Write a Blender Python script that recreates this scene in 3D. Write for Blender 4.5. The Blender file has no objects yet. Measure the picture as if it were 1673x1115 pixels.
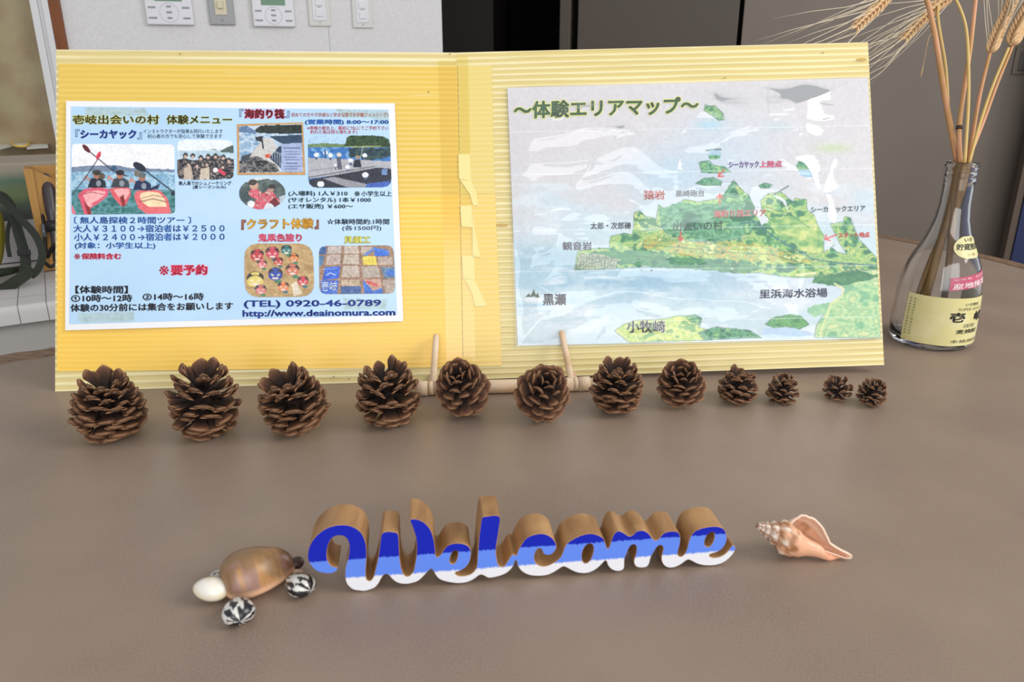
import bpy, bmesh, math, random
import numpy as np
from mathutils import Vector, Matrix
random.seed(7); np.random.seed(7)
COL = bpy.context.scene.collection
# ------------------------------------------------------------------ camera
F = 1230.0; TH = math.atan(422 / 1230); T = 0.80; CAMZ = T + 0.29
CAM = np.array([0, 0, CAMZ])
FW = np.array([0, math.cos(TH), -math.sin(TH)]); DN = np.array([0, -math.sin(TH), -math.cos(TH)]); RT = np.array([1.0, 0, 0])
cd = bpy.data.cameras.new('camera'); cam = bpy.data.objects.new('camera', cd); COL.objects.link(cam)
cd.sensor_width = 36; cd.lens = F / 1673 * 36; cd.clip_start = 0.02
cam.location = CAM; cam.rotation_euler = (math.pi / 2 - TH, 0, 0)
cd.dof.use_dof = True; cd.dof.focus_distance = 0.85; cd.dof.aperture_fstop = 16
sc = bpy.context.scene; sc.camera = cam
# ------------------------------------------------------------------ light
w = bpy.data.worlds.new('room_light'); sc.world = w; w.use_nodes = True
w.node_tree.nodes['Background'].inputs[0].default_value = (0.92, 0.95, 1.0, 1); w.node_tree.nodes['Background'].inputs[1].default_value = 0.52
def area(name, loc, target, sx, sy, power, col):
    l = bpy.data.lights.new(name, 'AREA'); l.shape = 'RECTANGLE'; l.size = sx; l.size_y = sy; l.energy = power; l.color = col
    o = bpy.data.objects.new(name, l); COL.objects.link(o); o.location = loc
    o.rotation_euler = (Vector(target) - Vector(loc)).to_track_quat('-Z', 'Y').to_euler(); return o
area('window_light_right', (2.1, 0.1, 2.25), (0.1, 0.8, 0.8), 1.3, 1.1, 34, (1.0, 0.97, 0.93))
area('window_light_behind', (0.35, -2.2, 1.75), (0.1, 0.8, 0.95), 3.0, 1.5, 47, (0.97, 0.98, 1.0))
sc.view_settings.view_transform = 'Standard'; sc.view_settings.look = 'None'; sc.view_settings.gamma = 1
sc.view_settings.use_curve_mapping = False; sc.view_settings.exposure = 0.16
# ------------------------------------------------------------------ helpers
def ray(x, y): return FW + RT * ((x - 836.5) / F) + DN * ((y - 557.5) / F)
def P(x, y, z): return CAM + ray(x, y) * z
def ground(x, y, z=T):
    r = ray(x, y); return CAM + r * ((z - CAM[2]) / r[2])
class Plane:
    def __init__(s, a, b, c):
        s.p = np.array(a, float); n = np.cross(np.array(b) - s.p, np.array(c) - s.p); n /= np.linalg.norm(n)
        if n @ (CAM - s.p) < 0: n = -n
        s.n = n
    def hit(s, x, y, d=0.0):
        r = ray(x, y); return CAM + r * (((s.p + s.n * d - CAM) @ s.n) / (r @ s.n))
    def hits(s, X, Y, d=0.0):
        X = np.asarray(X, float).ravel(); Y = np.asarray(Y, float).ravel()
        R = FW[None] + RT[None] * ((X - 836.5) / F)[:, None] + DN[None] * ((Y - 557.5) / F)[:, None]
        d = np.broadcast_to(np.asarray(d, float).ravel(), X.shape) if np.ndim(d) else np.full(X.shape, d)
        t = ((s.p - CAM) @ s.n + d) / (R @ s.n); return CAM[None] + R * t[:, None]
def lin(c):
    c = np.asarray(c, float) / 255.0; return np.where(c <= 0.04045, c / 12.92, ((c + 0.055) / 1.055) ** 2.4)
def rgba(c): return tuple(lin(c)) + (1.0,)
MATS = {}
def nd(nt, t, **k):
    n = nt.nodes.new(t)
    for a, b in k.items(): setattr(n, a, b)
    return n
def mat(name, c=(128, 128, 128), rough=0.6, spec=0.5, noise=None, bump=None, metal=0, attr=False, trans=0, coat=0, sss=0, ns2=None):
    """noise=(scale, other colour, lo, hi[, stretch]); bump=(scale, strength)"""
    if name in MATS: return MATS[name]
    m = bpy.data.materials.new(name); m.use_nodes = True; nt = m.node_tree; b = nt.nodes['Principled BSDF']
    b.inputs['Base Color'].default_value = rgba(c); b.inputs['Roughness'].default_value = rough
    b.inputs['Specular IOR Level'].default_value = spec; b.inputs['Metallic'].default_value = metal
    b.inputs['Transmission Weight'].default_value = trans; b.inputs['Coat Weight'].default_value = coat
    if sss: b.inputs['Subsurface Weight'].default_value = sss; b.inputs['Subsurface Scale'].default_value = 0.004
    tc = nd(nt, 'ShaderNodeTexCoord'); src = None
    if attr:
        a = nd(nt, 'ShaderNodeVertexColor', layer_name='Col'); src = a.outputs[0]
    if noise:
        for nz in (noise if isinstance(noise, list) else [noise]):
            s, c2, lo, hi = nz[:4]; st = nz[4] if len(nz) > 4 else (1, 1, 1)
            mp = nd(nt, 'ShaderNodeMapping'); mp.inputs['Scale'].default_value = st; nt.links.new(tc.outputs['Object'], mp.inputs[0])
            n = nd(nt, 'ShaderNodeTexNoise'); n.inputs['Scale'].default_value = s; n.inputs['Detail'].default_value = 4
            nt.links.new(mp.outputs[0], n.inputs['Vector'])
            r = nd(nt, 'ShaderNodeMapRange'); r.inputs[1].default_value = lo; r.inputs[2].default_value = hi
            nt.links.new(n.outputs[0], r.inputs[0])
            mx = nd(nt, 'ShaderNodeMix', data_type='RGBA')
            if src: nt.links.new(src, mx.inputs[6])
            else: mx.inputs[6].default_value = rgba(c)
            mx.inputs[7].default_value = rgba(c2); nt.links.new(r.outputs[0], mx.inputs[0]); src = mx.outputs[2]
    if src: nt.links.new(src, b.inputs['Base Color'])
    if bump:
        n = nd(nt, 'ShaderNodeTexNoise'); n.inputs['Scale'].default_value = bump[0]; n.inputs['Detail'].default_value = 5
        nt.links.new(tc.outputs['Object'], n.inputs['Vector'])
        bp = nd(nt, 'ShaderNodeBump'); bp.inputs['Strength'].default_value = bump[1]; bp.inputs['Distance'].default_value = 0.001
        nt.links.new(n.outputs[0], bp.inputs['Height']); nt.links.new(bp.outputs[0], b.inputs['Normal'])
    MATS[name] = m; return m
def film(name, rough, base, tint=(255, 255, 255), haze=0.0, bump=None, ior=1.5):
    """clear plastic: transparent with a glossy skin"""
    m = bpy.data.materials.new(name); m.use_nodes = True; nt = m.node_tree; nt.nodes.clear()
    o = nd(nt, 'ShaderNodeOutputMaterial'); tr = nd(nt, 'ShaderNodeBsdfTransparent'); tr.inputs[0].default_value = rgba(tint)
    gl = nd(nt, 'ShaderNodeBsdfGlossy'); gl.inputs['Roughness'].default_value = rough
    fr = nd(nt, 'ShaderNodeFresnel'); fr.inputs[0].default_value = ior
    ad = nd(nt, 'ShaderNodeMath', operation='ADD', use_clamp=True); ad.inputs[1].default_value = base; nt.links.new(fr.outputs[0], ad.inputs[0])
    mx = nd(nt, 'ShaderNodeMixShader'); nt.links.new(ad.outputs[0], mx.inputs[0]); nt.links.new(tr.outputs[0], mx.inputs[1]); nt.links.new(gl.outputs[0], mx.inputs[2])
    df = nd(nt, 'ShaderNodeBsdfDiffuse'); df.inputs[0].default_value = (0.9, 0.9, 0.9, 1)
    m2 = nd(nt, 'ShaderNodeMixShader'); m2.inputs[0].default_value = haze; nt.links.new(mx.outputs[0], m2.inputs[1]); nt.links.new(df.outputs[0], m2.inputs[2])
    nt.links.new(m2.outputs[0], o.inputs[0]); return m
def tag(o, label=None, cat=None, group=None, kind=None):
    for k, v in (('label', label), ('category', cat), ('group', group), ('kind', kind)):
        if v: o[k] = v
    return o
def thing(name, label, cat, loc, group=None):
    o = bpy.data.objects.new(name, None); COL.objects.link(o); o.location = tuple(loc); o.empty_display_size = 0.02
    return tag(o, label, cat, group)
def worldloc(o):
    v = Vector((0, 0, 0))
    while o: v += o.location; o = o.parent
    return np.array(v)
def mk(name, V, Fc, m, parent=None, smooth=False, loc=None, col=None, raw=False):
    """mesh object from WORLD coordinates (raw: local), kept at its parent's or own origin"""
    V = np.asarray(V, float).reshape(-1, 3); me = bpy.data.meshes.new(name)
    if loc is None: loc = np.zeros(3)
    org = (worldloc(parent) + loc) if parent else np.array(loc, float)
    me.from_pydata((V if raw else V - org).tolist(), [], [tuple(int(i) for i in f) for f in Fc])
    for mm in (m if isinstance(m, (list, tuple)) else [m]): me.materials.append(mm)
    if smooth: me.polygons.foreach_set('use_smooth', [True] * len(me.polygons))
    if col is not None:
        ca = me.color_attributes.new('Col', 'FLOAT_COLOR', 'POINT'); c4 = np.ones((len(V), 4)); c4[:, :3] = col
        ca.data.foreach_set('color', c4.ravel())
    me.update(); o = bpy.data.objects.new(name, me); COL.objects.link(o); o.location = tuple(loc)
    if parent: o.parent = parent
    return o
def grid_faces(n, m, wrap_u=False, wrap_v=False):
    """n rows (u), m columns (v)"""
    I, J = np.meshgrid(np.arange(n if wrap_u else n - 1), np.arange(m if wrap_v else m - 1), indexing='ij')
    I = I.ravel(); J = J.ravel(); I2 = (I + 1) % n; J2 = (J + 1) % m
    return np.stack([I * m + J, I * m + J2, I2 * m + J2, I2 * m + J], 1)
def gridmesh(name, V, n, m, mtl, parent, col=None, smooth=True, org=None):
    me = bpy.data.meshes.new(name); Fc = grid_faces(n, m); o0 = worldloc(parent) if parent else (org if org is not None else np.zeros(3))
    me.vertices.add(n * m); me.vertices.foreach_set('co', (V - o0).ravel()); k = len(Fc)
    me.loops.add(k * 4); me.loops.foreach_set('vertex_index', Fc.ravel()); me.polygons.add(k)
    me.polygons.foreach_set('loop_start', np.arange(k) * 4); me.polygons.foreach_set('loop_total', np.full(k, 4))
    if smooth: me.polygons.foreach_set('use_smooth', [True] * k)
    me.materials.append(mtl)
    if col is not None:
        ca = me.color_attributes.new('Col', 'FLOAT_COLOR', 'POINT'); c4 = np.ones((n * m, 4)); c4[:, :3] = col.reshape(-1, 3)
        ca.data.foreach_set('color', c4.ravel())
    me.update(calc_edges=True); me.validate(); o = bpy.data.objects.new(name, me); COL.objects.link(o)
    if parent: o.parent = parent
    elif org is not None: o.location = tuple(org)
    return o
def box(name, c, s, m, parent=None, rz=0, bev=0.0, R=None, seg=2):
    """box centred at world c, size s, rotated about z (or matrix R)"""
    bm = bmesh.new(); bmesh.ops.create_cube(bm, size=1)
    bmesh.ops.scale(bm, vec=s, verts=bm.verts)
    if bev: bmesh.ops.bevel(bm, geom=bm.edges[:], offset=bev, segments=seg, affect='EDGES', profile=0.7)
    me = bpy.data.meshes.new(name); bm.to_mesh(me); bm.free(); me.materials.append(m)
    o = bpy.data.objects.new(name, me); COL.objects.link(o)
    loc = np.array(c, float) - (worldloc(parent) if parent else 0)
    M = (R.to_4x4() if R is not None else Matrix.Rotation(rz, 4, 'Z')); o.matrix_local = Matrix.Translation(Vector(loc)) @ M
    if parent: o.parent = parent
    return o
def frames(pts):
    pts = np.asarray(pts, float); t = np.gradient(pts, axis=0); t /= np.linalg.norm(t, axis=1)[:, None] + 1e-12
    up = np.array([0, 0, 1.0]) if abs(t[0][2]) < 0.9 else np.array([1.0, 0, 0]); N = []; n = np.cross(t[0], up); n /= np.linalg.norm(n)
    for i in range(len(pts)):
        n = n - t[i] * (n @ t[i]); n /= np.linalg.norm(n) + 1e-12; N.append(n.copy())
    N = np.array(N); return t, N, np.cross(t, N)
def catmull(pts, k=6):
    pts = [np.asarray(p, float) for p in pts]; pts = [2 * pts[0] - pts[1]] + pts + [2 * pts[-1] - pts[-2]]; out = []
    for i in range(1, len(pts) - 2):
        a, b, c, d = pts[i - 1:i + 3]
        for j in range(k):
            t = j / k; out.append(0.5 * ((2 * b) + (c - a) * t + (2 * a - 5 * b + 4 * c - d) * t * t + (3 * b - a - 3 * c + d) * t ** 3))
    out.append(pts[-2]); return np.array(out)
def tube(name, pts, r, m, parent=None, seg=8, smooth=True, flat=None, loc=None):
    """swept tube; r scalar or array; flat=(a, b) squashes the section into a band"""
    pts = np.asarray(pts, float); n = len(pts); r = np.broadcast_to(r, (n,)); t, N, B = frames(pts)
    A = np.linspace(0, 2 * math.pi, seg, endpoint=False); fa, fb = flat or (1, 1)
    V = pts[:, None] + r[:, None, None] * (fa * np.cos(A)[None, :, None] * N[:, None] + fb * np.sin(A)[None, :, None] * B[:, None])
    V = np.concatenate([V.reshape(-1, 3), pts[:1], pts[-1:]]); Fc = [tuple(f) for f in grid_faces(n, seg, False, True)]
    Fc += [(n * seg, (j + 1) % seg, j) for j in range(seg)] + [(n * seg + 1, (n - 1) * seg + j, (n - 1) * seg + (j + 1) % seg) for j in range(seg)]
    return mk(name, V, Fc, m, parent, smooth, loc)
def lathe(name, prof, c, m, parent=None, seg=48, close=False):
    prof = np.array(prof, float); A = np.linspace(0, 2 * math.pi, seg, endpoint=False)
    V = np.stack([prof[:, 0, None] * np.cos(A) + c[0], prof[:, 0, None] * np.sin(A) + c[1], prof[:, 1, None] + 0 * A + c[2]], -1).reshape(-1, 3)
    return mk(name, V, grid_faces(len(prof), seg, close, True), m, parent, True)
def nz(X, Y, s, seed=0, oct=3):
    """value noise 0..1 of pixel-like coordinates, cell size s"""
    X = np.asarray(X, float); out = np.zeros(X.shape); amp = 1; tot = 0
    rs = np.random.RandomState(seed)
    for o in range(oct):
        G = rs.rand(64, 64); x = X / s; y = np.asarray(Y, float) / s; xi = np.floor(x).astype(int); yi = np.floor(y).astype(int)
        fx = x - xi; fy = y - yi; fx = fx * fx * (3 - 2 * fx); fy = fy * fy * (3 - 2 * fy); g = lambda a, b: G[a % 64, b % 64]
        out += amp * ((g(xi, yi) * (1 - fx) + g(xi + 1, yi) * fx) * (1 - fy) + (g(xi, yi + 1) * (1 - fx) + g(xi + 1, yi + 1) * fx) * fy)
        tot += amp; amp *= 0.55; s = s / 2.03
    return out / tot
# ---- flat printing: shapes are given where they lie on the sheet
class Canvas:
    def __init__(s, quad, n, m, base, r=0.0, ell=False):
        """quad TL TR BR BL; n rows, m columns"""
        q = np.array(quad, float); U, Vv = np.meshgrid(np.linspace(0, 1, m), np.linspace(0, 1, n)); s.U, s.V = U, Vv; s.n, s.m = n, m
        s.X = (q[0, 0] * (1 - U) + q[1, 0] * U) * (1 - Vv) + (q[3, 0] * (1 - U) + q[2, 0] * U) * Vv
        s.Y = (q[0, 1] * (1 - U) + q[1, 1] * U) * (1 - Vv) + (q[3, 1] * (1 - U) + q[2, 1] * U) * Vv
        s.C = np.ones((n, m, 3)) * np.array(base, float)
    def put(s, M, c, a=1.0):
        al = (M * a)[..., None]; s.C = s.C * (1 - al) + np.array(c, float) * al
    def poly(s, pts, c, a=1.0, jit=0, sd=1):
        s.put(s.inside(pts, jit, sd), c, a)
    def inside(s, pts, jit=0, sd=1):
        X, Y = s.X, s.Y
        if jit: X = X + (nz(s.X, s.Y, 7, sd) - .5) * jit * 2; Y = Y + (nz(s.X, s.Y, 7, sd + 9) - .5) * jit * 2
        M = np.zeros(X.shape, bool); k = len(pts)
        for i in range(k):
            (x1, y1), (x2, y2) = pts[i], pts[(i + 1) % k]
            if y1 == y2: continue
            M ^= ((Y > min(y1, y2)) & (Y <= max(y1, y2)) & (X < (x2 - x1) * (Y - y1) / (y2 - y1) + x1))
        return M
    def ell(s, cx, cy, rx, ry, c, a=1.0, rot=0):
        dx, dy = s.X - cx, s.Y - cy; k, q = math.cos(rot), math.sin(rot)
        s.put((((dx * k + dy * q) / rx) ** 2 + ((-dx * q + dy * k) / ry) ** 2) < 1, c, a)
    def line(s, pts, wd, c, a=1.0):
        M = np.zeros(s.X.shape)
        for (x1, y1), (x2, y2) in zip(pts[:-1], pts[1:]):
            L = max((x2 - x1) ** 2 + (y2 - y1) ** 2, 1e-6); t = np.clip(((s.X - x1) * (x2 - x1) + (s.Y - y1) * (y2 - y1)) / L, 0, 1)
            M = np.maximum(M, np.clip(wd / 2 + .5 - np.hypot(s.X - x1 - t * (x2 - x1), s.Y - y1 - t * (y2 - y1)), 0, 1))
        s.put(M, c, a)
    def mottle(s, M, cols, scale, seed=3, sharp=3.0):
        N = nz(s.X, s.Y * 1.4, scale, seed, 4); N = np.clip((N - .5) * sharp * .8 + .5, 0, .999) * (len(cols) - 1)
        i = np.floor(N).astype(int); f = (N - i)[..., None]; cc = np.array(cols, float); C = cc[i] * (1 - f) + cc[np.minimum(i + 1, len(cols) - 1)] * f
        s.C = np.where(M[..., None], C, s.C)
    def build(s, name, plane, d, mtl, parent, keep=None, wave=None):
        dd = d + (wave(s.X, s.Y) if wave else 0 * s.X)
        if name == 'photo_print': s.C = s.C + (nz(s.X, s.Y, 2.2, 61, 2)[..., None] - .5) * 34 + (nz(s.X, s.Y, 9, 62, 2)[..., None] - .5) * 18
        V = plane.hits(s.X, s.Y, dd)
        o = gridmesh(name, V, s.n, s.m, mtl, parent, lin(np.clip(s.C, 0, 255)))
        if keep is not None:
            K = keep.ravel(); bm = bmesh.new(); bm.from_mesh(o.data); bm.verts.ensure_lookup_table()
            bmesh.ops.delete(bm, geom=[bm.verts[i] for i in np.where(~K)[0]], context='VERTS'); bm.to_mesh(o.data); bm.free()
        return o
def rounded(cv, r):
    q = cv; W_ = np.hypot(q.X[0, -1] - q.X[0, 0], q.Y[0, -1] - q.Y[0, 0]); H_ = np.hypot(q.X[-1, 0] - q.X[0, 0], q.Y[-1, 0] - q.Y[0, 0])
    dx = np.minimum(q.U, 1 - q.U) * W_; dy = np.minimum(q.V, 1 - q.V) * H_
    return ~((dx < r) & (dy < r) & (np.hypot(r - dx, r - dy) > r))
_tc = {}
def text_mesh(s, bold=0.0, ring=8):
    """flat lettering; bold strokes come from shifted overlapping copies of the outline"""
    V, Fc = text_base(s)
    if not bold: return V, Fc
    sh = [(bold * math.cos(a), bold * math.sin(a)) for a in np.arange(ring) * 2 * math.pi / ring] + [(0, 0)]
    n = len(V); return np.concatenate([V + np.array(q) for q in sh]), [tuple(i + k * n for i in f) for k in range(len(sh)) for f in Fc]
def text_base(s, bold=0.0):
    if (s, bold) in _tc: return _tc[(s, bold)]
    cu = bpy.data.curves.new('t', 'FONT'); cu.body = s; cu.size = 1; cu.resolution_u = 2; cu.fill_mode = 'FRONT'
    o = bpy.data.objects.new('t', cu); COL.objects.link(o); dg = bpy.context.evaluated_depsgraph_get(); dg.update()
    me = bpy.data.meshes.new_from_object(o.evaluated_get(dg)); n = len(me.vertices); V = np.zeros(n * 3); me.vertices.foreach_get('co', V); V = V.reshape(-1, 3)[:, :2]
    Fc = [tuple(p.vertices) for p in me.polygons]
    bpy.data.objects.remove(o); bpy.data.curves.remove(cu); bpy.data.meshes.remove(me); _tc[(s, bold)] = (V, Fc); return V, Fc
def text(s, x0, x1, yt, yb, c, plane, d, parent, bold=0.0, slope=0.0, glow=None, gw=0.05, wave=None, italic=0, name='lettering', rough=.6):
    """lettering fitted on the sheet between x0..x1 and yt..yb"""
    bold = bold * 1.1 + .010; gw = gw * 1.2; ring = 4 if bold < .015 else 6
    V0, _ = text_mesh(s, bold, ring); lo = V0.min(0); hi = V0.max(0)
    def place(b, col, dd):
        V, Fc = text_mesh(s, b, ring if b == bold else 8); U = (V - lo) / (hi - lo)
        X = x0 + (x1 - x0) * U[:, 0] + italic * (U[:, 1] - .5) * (yb - yt); Y = yb + (yt - yb) * U[:, 1] + slope * (X - x0)
        ds = dd + (wave(X, Y) if wave else 0 * X)
        W = plane.hits(X, Y, ds)
        return mk(name, W, Fc, mat('print ink %d %d %d' % tuple(col), col, rough), parent)
    if glow: place(bold + gw, glow, d)
    return place(bold, c, d + (0.00012 if glow else 0))
def ribbon_path(pts, wdt, up): pass
# ================================================================== SETTING
m_lam = mat('counter laminate', (143, 124, 109), 0.42, 0.45, noise=[(900, (126, 108, 95), .48, .62), (9, (151, 132, 115), .35, .75)], bump=(900, .08))
m_edge = mat('worn wood edge band', (140, 112, 88), .5, .4, noise=(60, (104, 80, 60), .4, .65, (1, 4, 1)), bump=(150, .3))
edge_px = [(-420, 760), (-200, 640), (0, 583), (88, 569), (250, 525), (420, 470), (600, 425), (800, 391), (1000, 374), (1200, 371), (1330, 375), (1420, 382), (1505, 396), (1593, 414), (1673, 433), (1800, 470), (1990, 560)]
E3 = catmull([ground(*p) for p in edge_px], 5)
tg = np.gradient(E3, axis=0); tg /= np.linalg.norm(tg, axis=1)[:, None]; nrm = np.stack([-tg[:, 1], tg[:, 0], 0 * tg[:, 0]], 1)   # outward (+y)
inner = E3 - nrm * 0.026
front = [np.array([1.25, 0.05, T]), np.array([-1.25, 0.05, T])]
rim = list(inner) + front; n = len(rim)
V = np.array(rim); V2 = V.copy(); V2[:, 2] -= .035
o = mk('countertop', np.concatenate([V, V2]), [tuple(range(n))[::-1], tuple(range(n, 2 * n))] + [(i, (i + 1) % n, n + (i + 1) % n, n + i) for i in range(n)], m_lam)
tag(o, 'curved grey-brown laminate counter top with wood edge band', 'counter', kind='structure')
k = len(E3); dz = np.array([0, 0, 1.0])
sec = [inner, inner + dz * .0012, E3 + dz * .0012, E3 - dz * .036, inner - dz * .036]
V = np.stack(sec, 1).reshape(-1, 3)
mk('edge_band', V, grid_faces(k, 5, False, True), m_edge, o)
m_pl = mat('counter base panel', (150, 146, 140), .6)
base = E3 - nrm * .10; V = np.concatenate([base * [1, 1, 0], base * [1, 1, 0] + [0, 0, T - .036]])
V = np.concatenate([base * [1, 1, 0] , base * [1, 1, 0] + [0, 0, T - .036], (base - nrm * .02) * [1, 1, 0], (base - nrm * .02) * [1, 1, 0] + [0, 0, T - .036]])
q = []
for a in range(k - 1): q += [(a, a + 1, k + a + 1, k + a), (2 * k + a, 3 * k + a, 3 * k + a + 1, 2 * k + a + 1), (k + a, k + a + 1, 3 * k + a + 1, 3 * k + a)]
mk('counter_base', V, q, m_pl, o)
o = mk('floor', [(-4, -2.5, 0), (4, -2.5, 0), (4, 5, 0), (-4, 5, 0), (-4, -2.5, -.05), (4, -2.5, -.05), (4, 5, -.05), (-4, 5, -.05)], [(0, 1, 2, 3), (7, 6, 5, 4), (0, 4, 5, 1), (1, 5, 6, 2), (2, 6, 7, 3), (3, 7, 4, 0)], mat('floor vinyl', (150, 145, 138), .5, noise=(30, (138, 132, 126), .4, .6)))
tag(o, kind='structure')
# white wall on the left, yawed
A = P(280, 40, 2.10); B = P(600, 46, 2.21); wd = (B - A) * [1, 1, 0]; wd /= np.linalg.norm(wd); wn = np.array([wd[1], -wd[0], 0])  # towards camera
wallpl = Plane(A, A + wd, A + [0, 0, 1])
def wl(px, py=0):  # along-wall coordinate of a pixel
    return (wallpl.hit(px, py) - A) @ wd
WR = math.atan2(wd[1], wd[0])
def wbox(name, a0, a1, z0, z1, d0, d1, m, parent=None, bev=0.0, seg=2):
    c = A + wd * (a0 + a1) / 2 + wn * (d0 + d1) / 2; c = np.array([c[0], c[1], (z0 + z1) / 2])
    return box(name, c, (abs(a1 - a0), abs(d1 - d0), z1 - z0), m, parent, WR, bev, seg=seg)
m_wall = mat('white wallpaper', (228, 226, 225), .85, .3, noise=(260, (220, 218, 218), .4, .6), bump=(420, .5))
o = wbox('wall_left', wl(98), wl(721), 0, 2.7, -.012, 0, m_wall); tag(o, kind='structure')
o = wbox('trim_3', wl(721) - .06, wl(721) - .002, 0, 2.7, -.14, -.0125, mat('dark door jamb', (26, 20, 18), .7, .2)); tag(o, kind='structure')
wbox('wallpaper_seam', wl(533), wl(533) + .0015, 1.0, 1.28, 0, .0006, mat('seam', (180, 177, 176), .8), None); o2 = bpy.data.objects['wallpaper_seam']; o2.name = 'trim_2'; tag(o2, kind='structure')
o = wbox('trim_1', wl(80), wl(98), 0, 2.7, -.13, .012, mat('brown stained wood trim', (128, 70, 26), .45, .4, noise=(40, (108, 56, 20), .4, .6, (1, 1, .08))), bev=.002); tag(o, kind='structure')
# window with aluminium sash
wroot = bpy.data.objects.new('window_1', None); COL.objects.link(wroot); wroot.location = tuple(A + wd * wl(20)); tag(wroot, kind='structure')
m_al = mat('aluminium sash', (222, 222, 222), .4, .5)
wbox('window_frame', wl(69), wl(79.5), .5, 2.7, -.07, .01, m_al, wroot, .002)
wbox('window_frame', wl(60.2), wl(68.8), .5, 2.7, -.07, -.001, m_al, wroot, .002)
wbox('window_frame', wl(48), wl(60), .5, 2.7, -.07, .004, m_al, wroot, .002)
wbox('window_pane', wl(-150), wl(48.5), .5, 2.7, -.05, -.044, mat('frosted beige glazing', (166, 150, 114), .35, .5, noise=[(7, (146, 122, 88), .4, .62), (3, (160, 152, 112), .5, .7)]), wroot)
# dark doorway and grey-brown wall panels on the right
a0 = P(722, 40, 2.35); b0 = P(1673, 40, 2.0); rd = (b0 - a0) * [1, 1, 0]; rd /= np.linalg.norm(rd); rn = np.array([rd[1], -rd[0], 0]); RR = math.atan2(rd[1], rd[0])
rpl = Plane(a0, a0 + rd, a0 + [0, 0, 1])
def rl(px, py=0): return (rpl.hit(px, py) - a0) @ rd
def rbox(name, s0, s1, z0, z1, d0, d1, m, parent=None, bev=0.0):
    c = a0 + rd * (s0 + s1) / 2 + rn * (d0 + d1) / 2; c = np.array([c[0], c[1], (z0 + z1) / 2])
    return box(name, c, (abs(s1 - s0), abs(d1 - d0), z1 - z0), m, parent, RR, bev)
m_pan = mat('grey-brown door panel', (117, 105, 95), .5, .4, noise=(3, (110, 99, 89), .35, .65))
m_pan2 = mat('dark brown door panel', (78, 69, 60), .5, .4, noise=(3, (76, 66, 58), .35, .65))
wr = bpy.data.objects.new('wall_back', None); COL.objects.link(wr); wr.location = tuple(a0 * [1, 1, 0]); tag(wr, kind='structure')
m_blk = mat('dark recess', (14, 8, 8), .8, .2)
rbox('panel', rl(945), rl(1209.5), 0, 2.7, -.03, 0, m_pan2, wr, .003)
rbox('panel', rl(1217), rl(2300), 0, 2.7, -.03, 0, m_pan, wr, .003)
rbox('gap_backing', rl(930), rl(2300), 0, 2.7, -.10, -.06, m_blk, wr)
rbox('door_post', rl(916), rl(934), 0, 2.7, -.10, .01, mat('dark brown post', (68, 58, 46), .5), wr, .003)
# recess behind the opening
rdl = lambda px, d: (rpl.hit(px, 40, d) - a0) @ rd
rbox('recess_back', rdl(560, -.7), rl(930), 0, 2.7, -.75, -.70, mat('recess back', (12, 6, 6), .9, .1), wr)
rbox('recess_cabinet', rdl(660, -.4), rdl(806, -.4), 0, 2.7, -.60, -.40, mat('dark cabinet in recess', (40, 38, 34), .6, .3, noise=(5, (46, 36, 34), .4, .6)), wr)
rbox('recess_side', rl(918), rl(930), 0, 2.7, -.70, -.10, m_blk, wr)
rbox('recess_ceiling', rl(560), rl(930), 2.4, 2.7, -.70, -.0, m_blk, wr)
# switch plate at the right edge of the frame
t = thing('switch_plate', 'dark bronze switch plate on the grey-brown panel at right edge', 'switch', rpl.hit(1690, 102, 0))
rbox('plate', rl(1660, 80), rl(1740, 80), rpl.hit(1665, 122)[2], rpl.hit(1665, 76)[2], 0, .006, mat('bronze plate', (92, 80, 66), .4, .5, metal=.3), t, .002)
rbox('rocker', rl(1668, 80), rl(1732, 80), rpl.hit(1668, 116)[2], rpl.hit(1668, 84)[2], .006, .010, mat('dark bronze', (60, 48, 40), .4), t, .002)
# blue board standing behind the counter at right
bp = rpl.hit(1655, 433, .12)
s0 = (bp - a0) @ rd
t = thing('blue_board', 'deep blue board standing against the panel wall, far right', 'board', (bp * [1, 1, 0]))
rbox('panel', s0, s0 + .5, 0, rpl.hit(1672, 325, .12)[2] + .5, .06, .10, mat('deep blue board', (14, 30, 76), .5), t, .002)
rbox('brown_strip', s0 - .018, s0 - .0005, 0, rpl.hit(1672, 325, .12)[2] + .5, .06, .095, mat('narrow brown strip', (84, 70, 58), .6), t, .002)  # narrow brown strip along the left side of the blue panel
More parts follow.
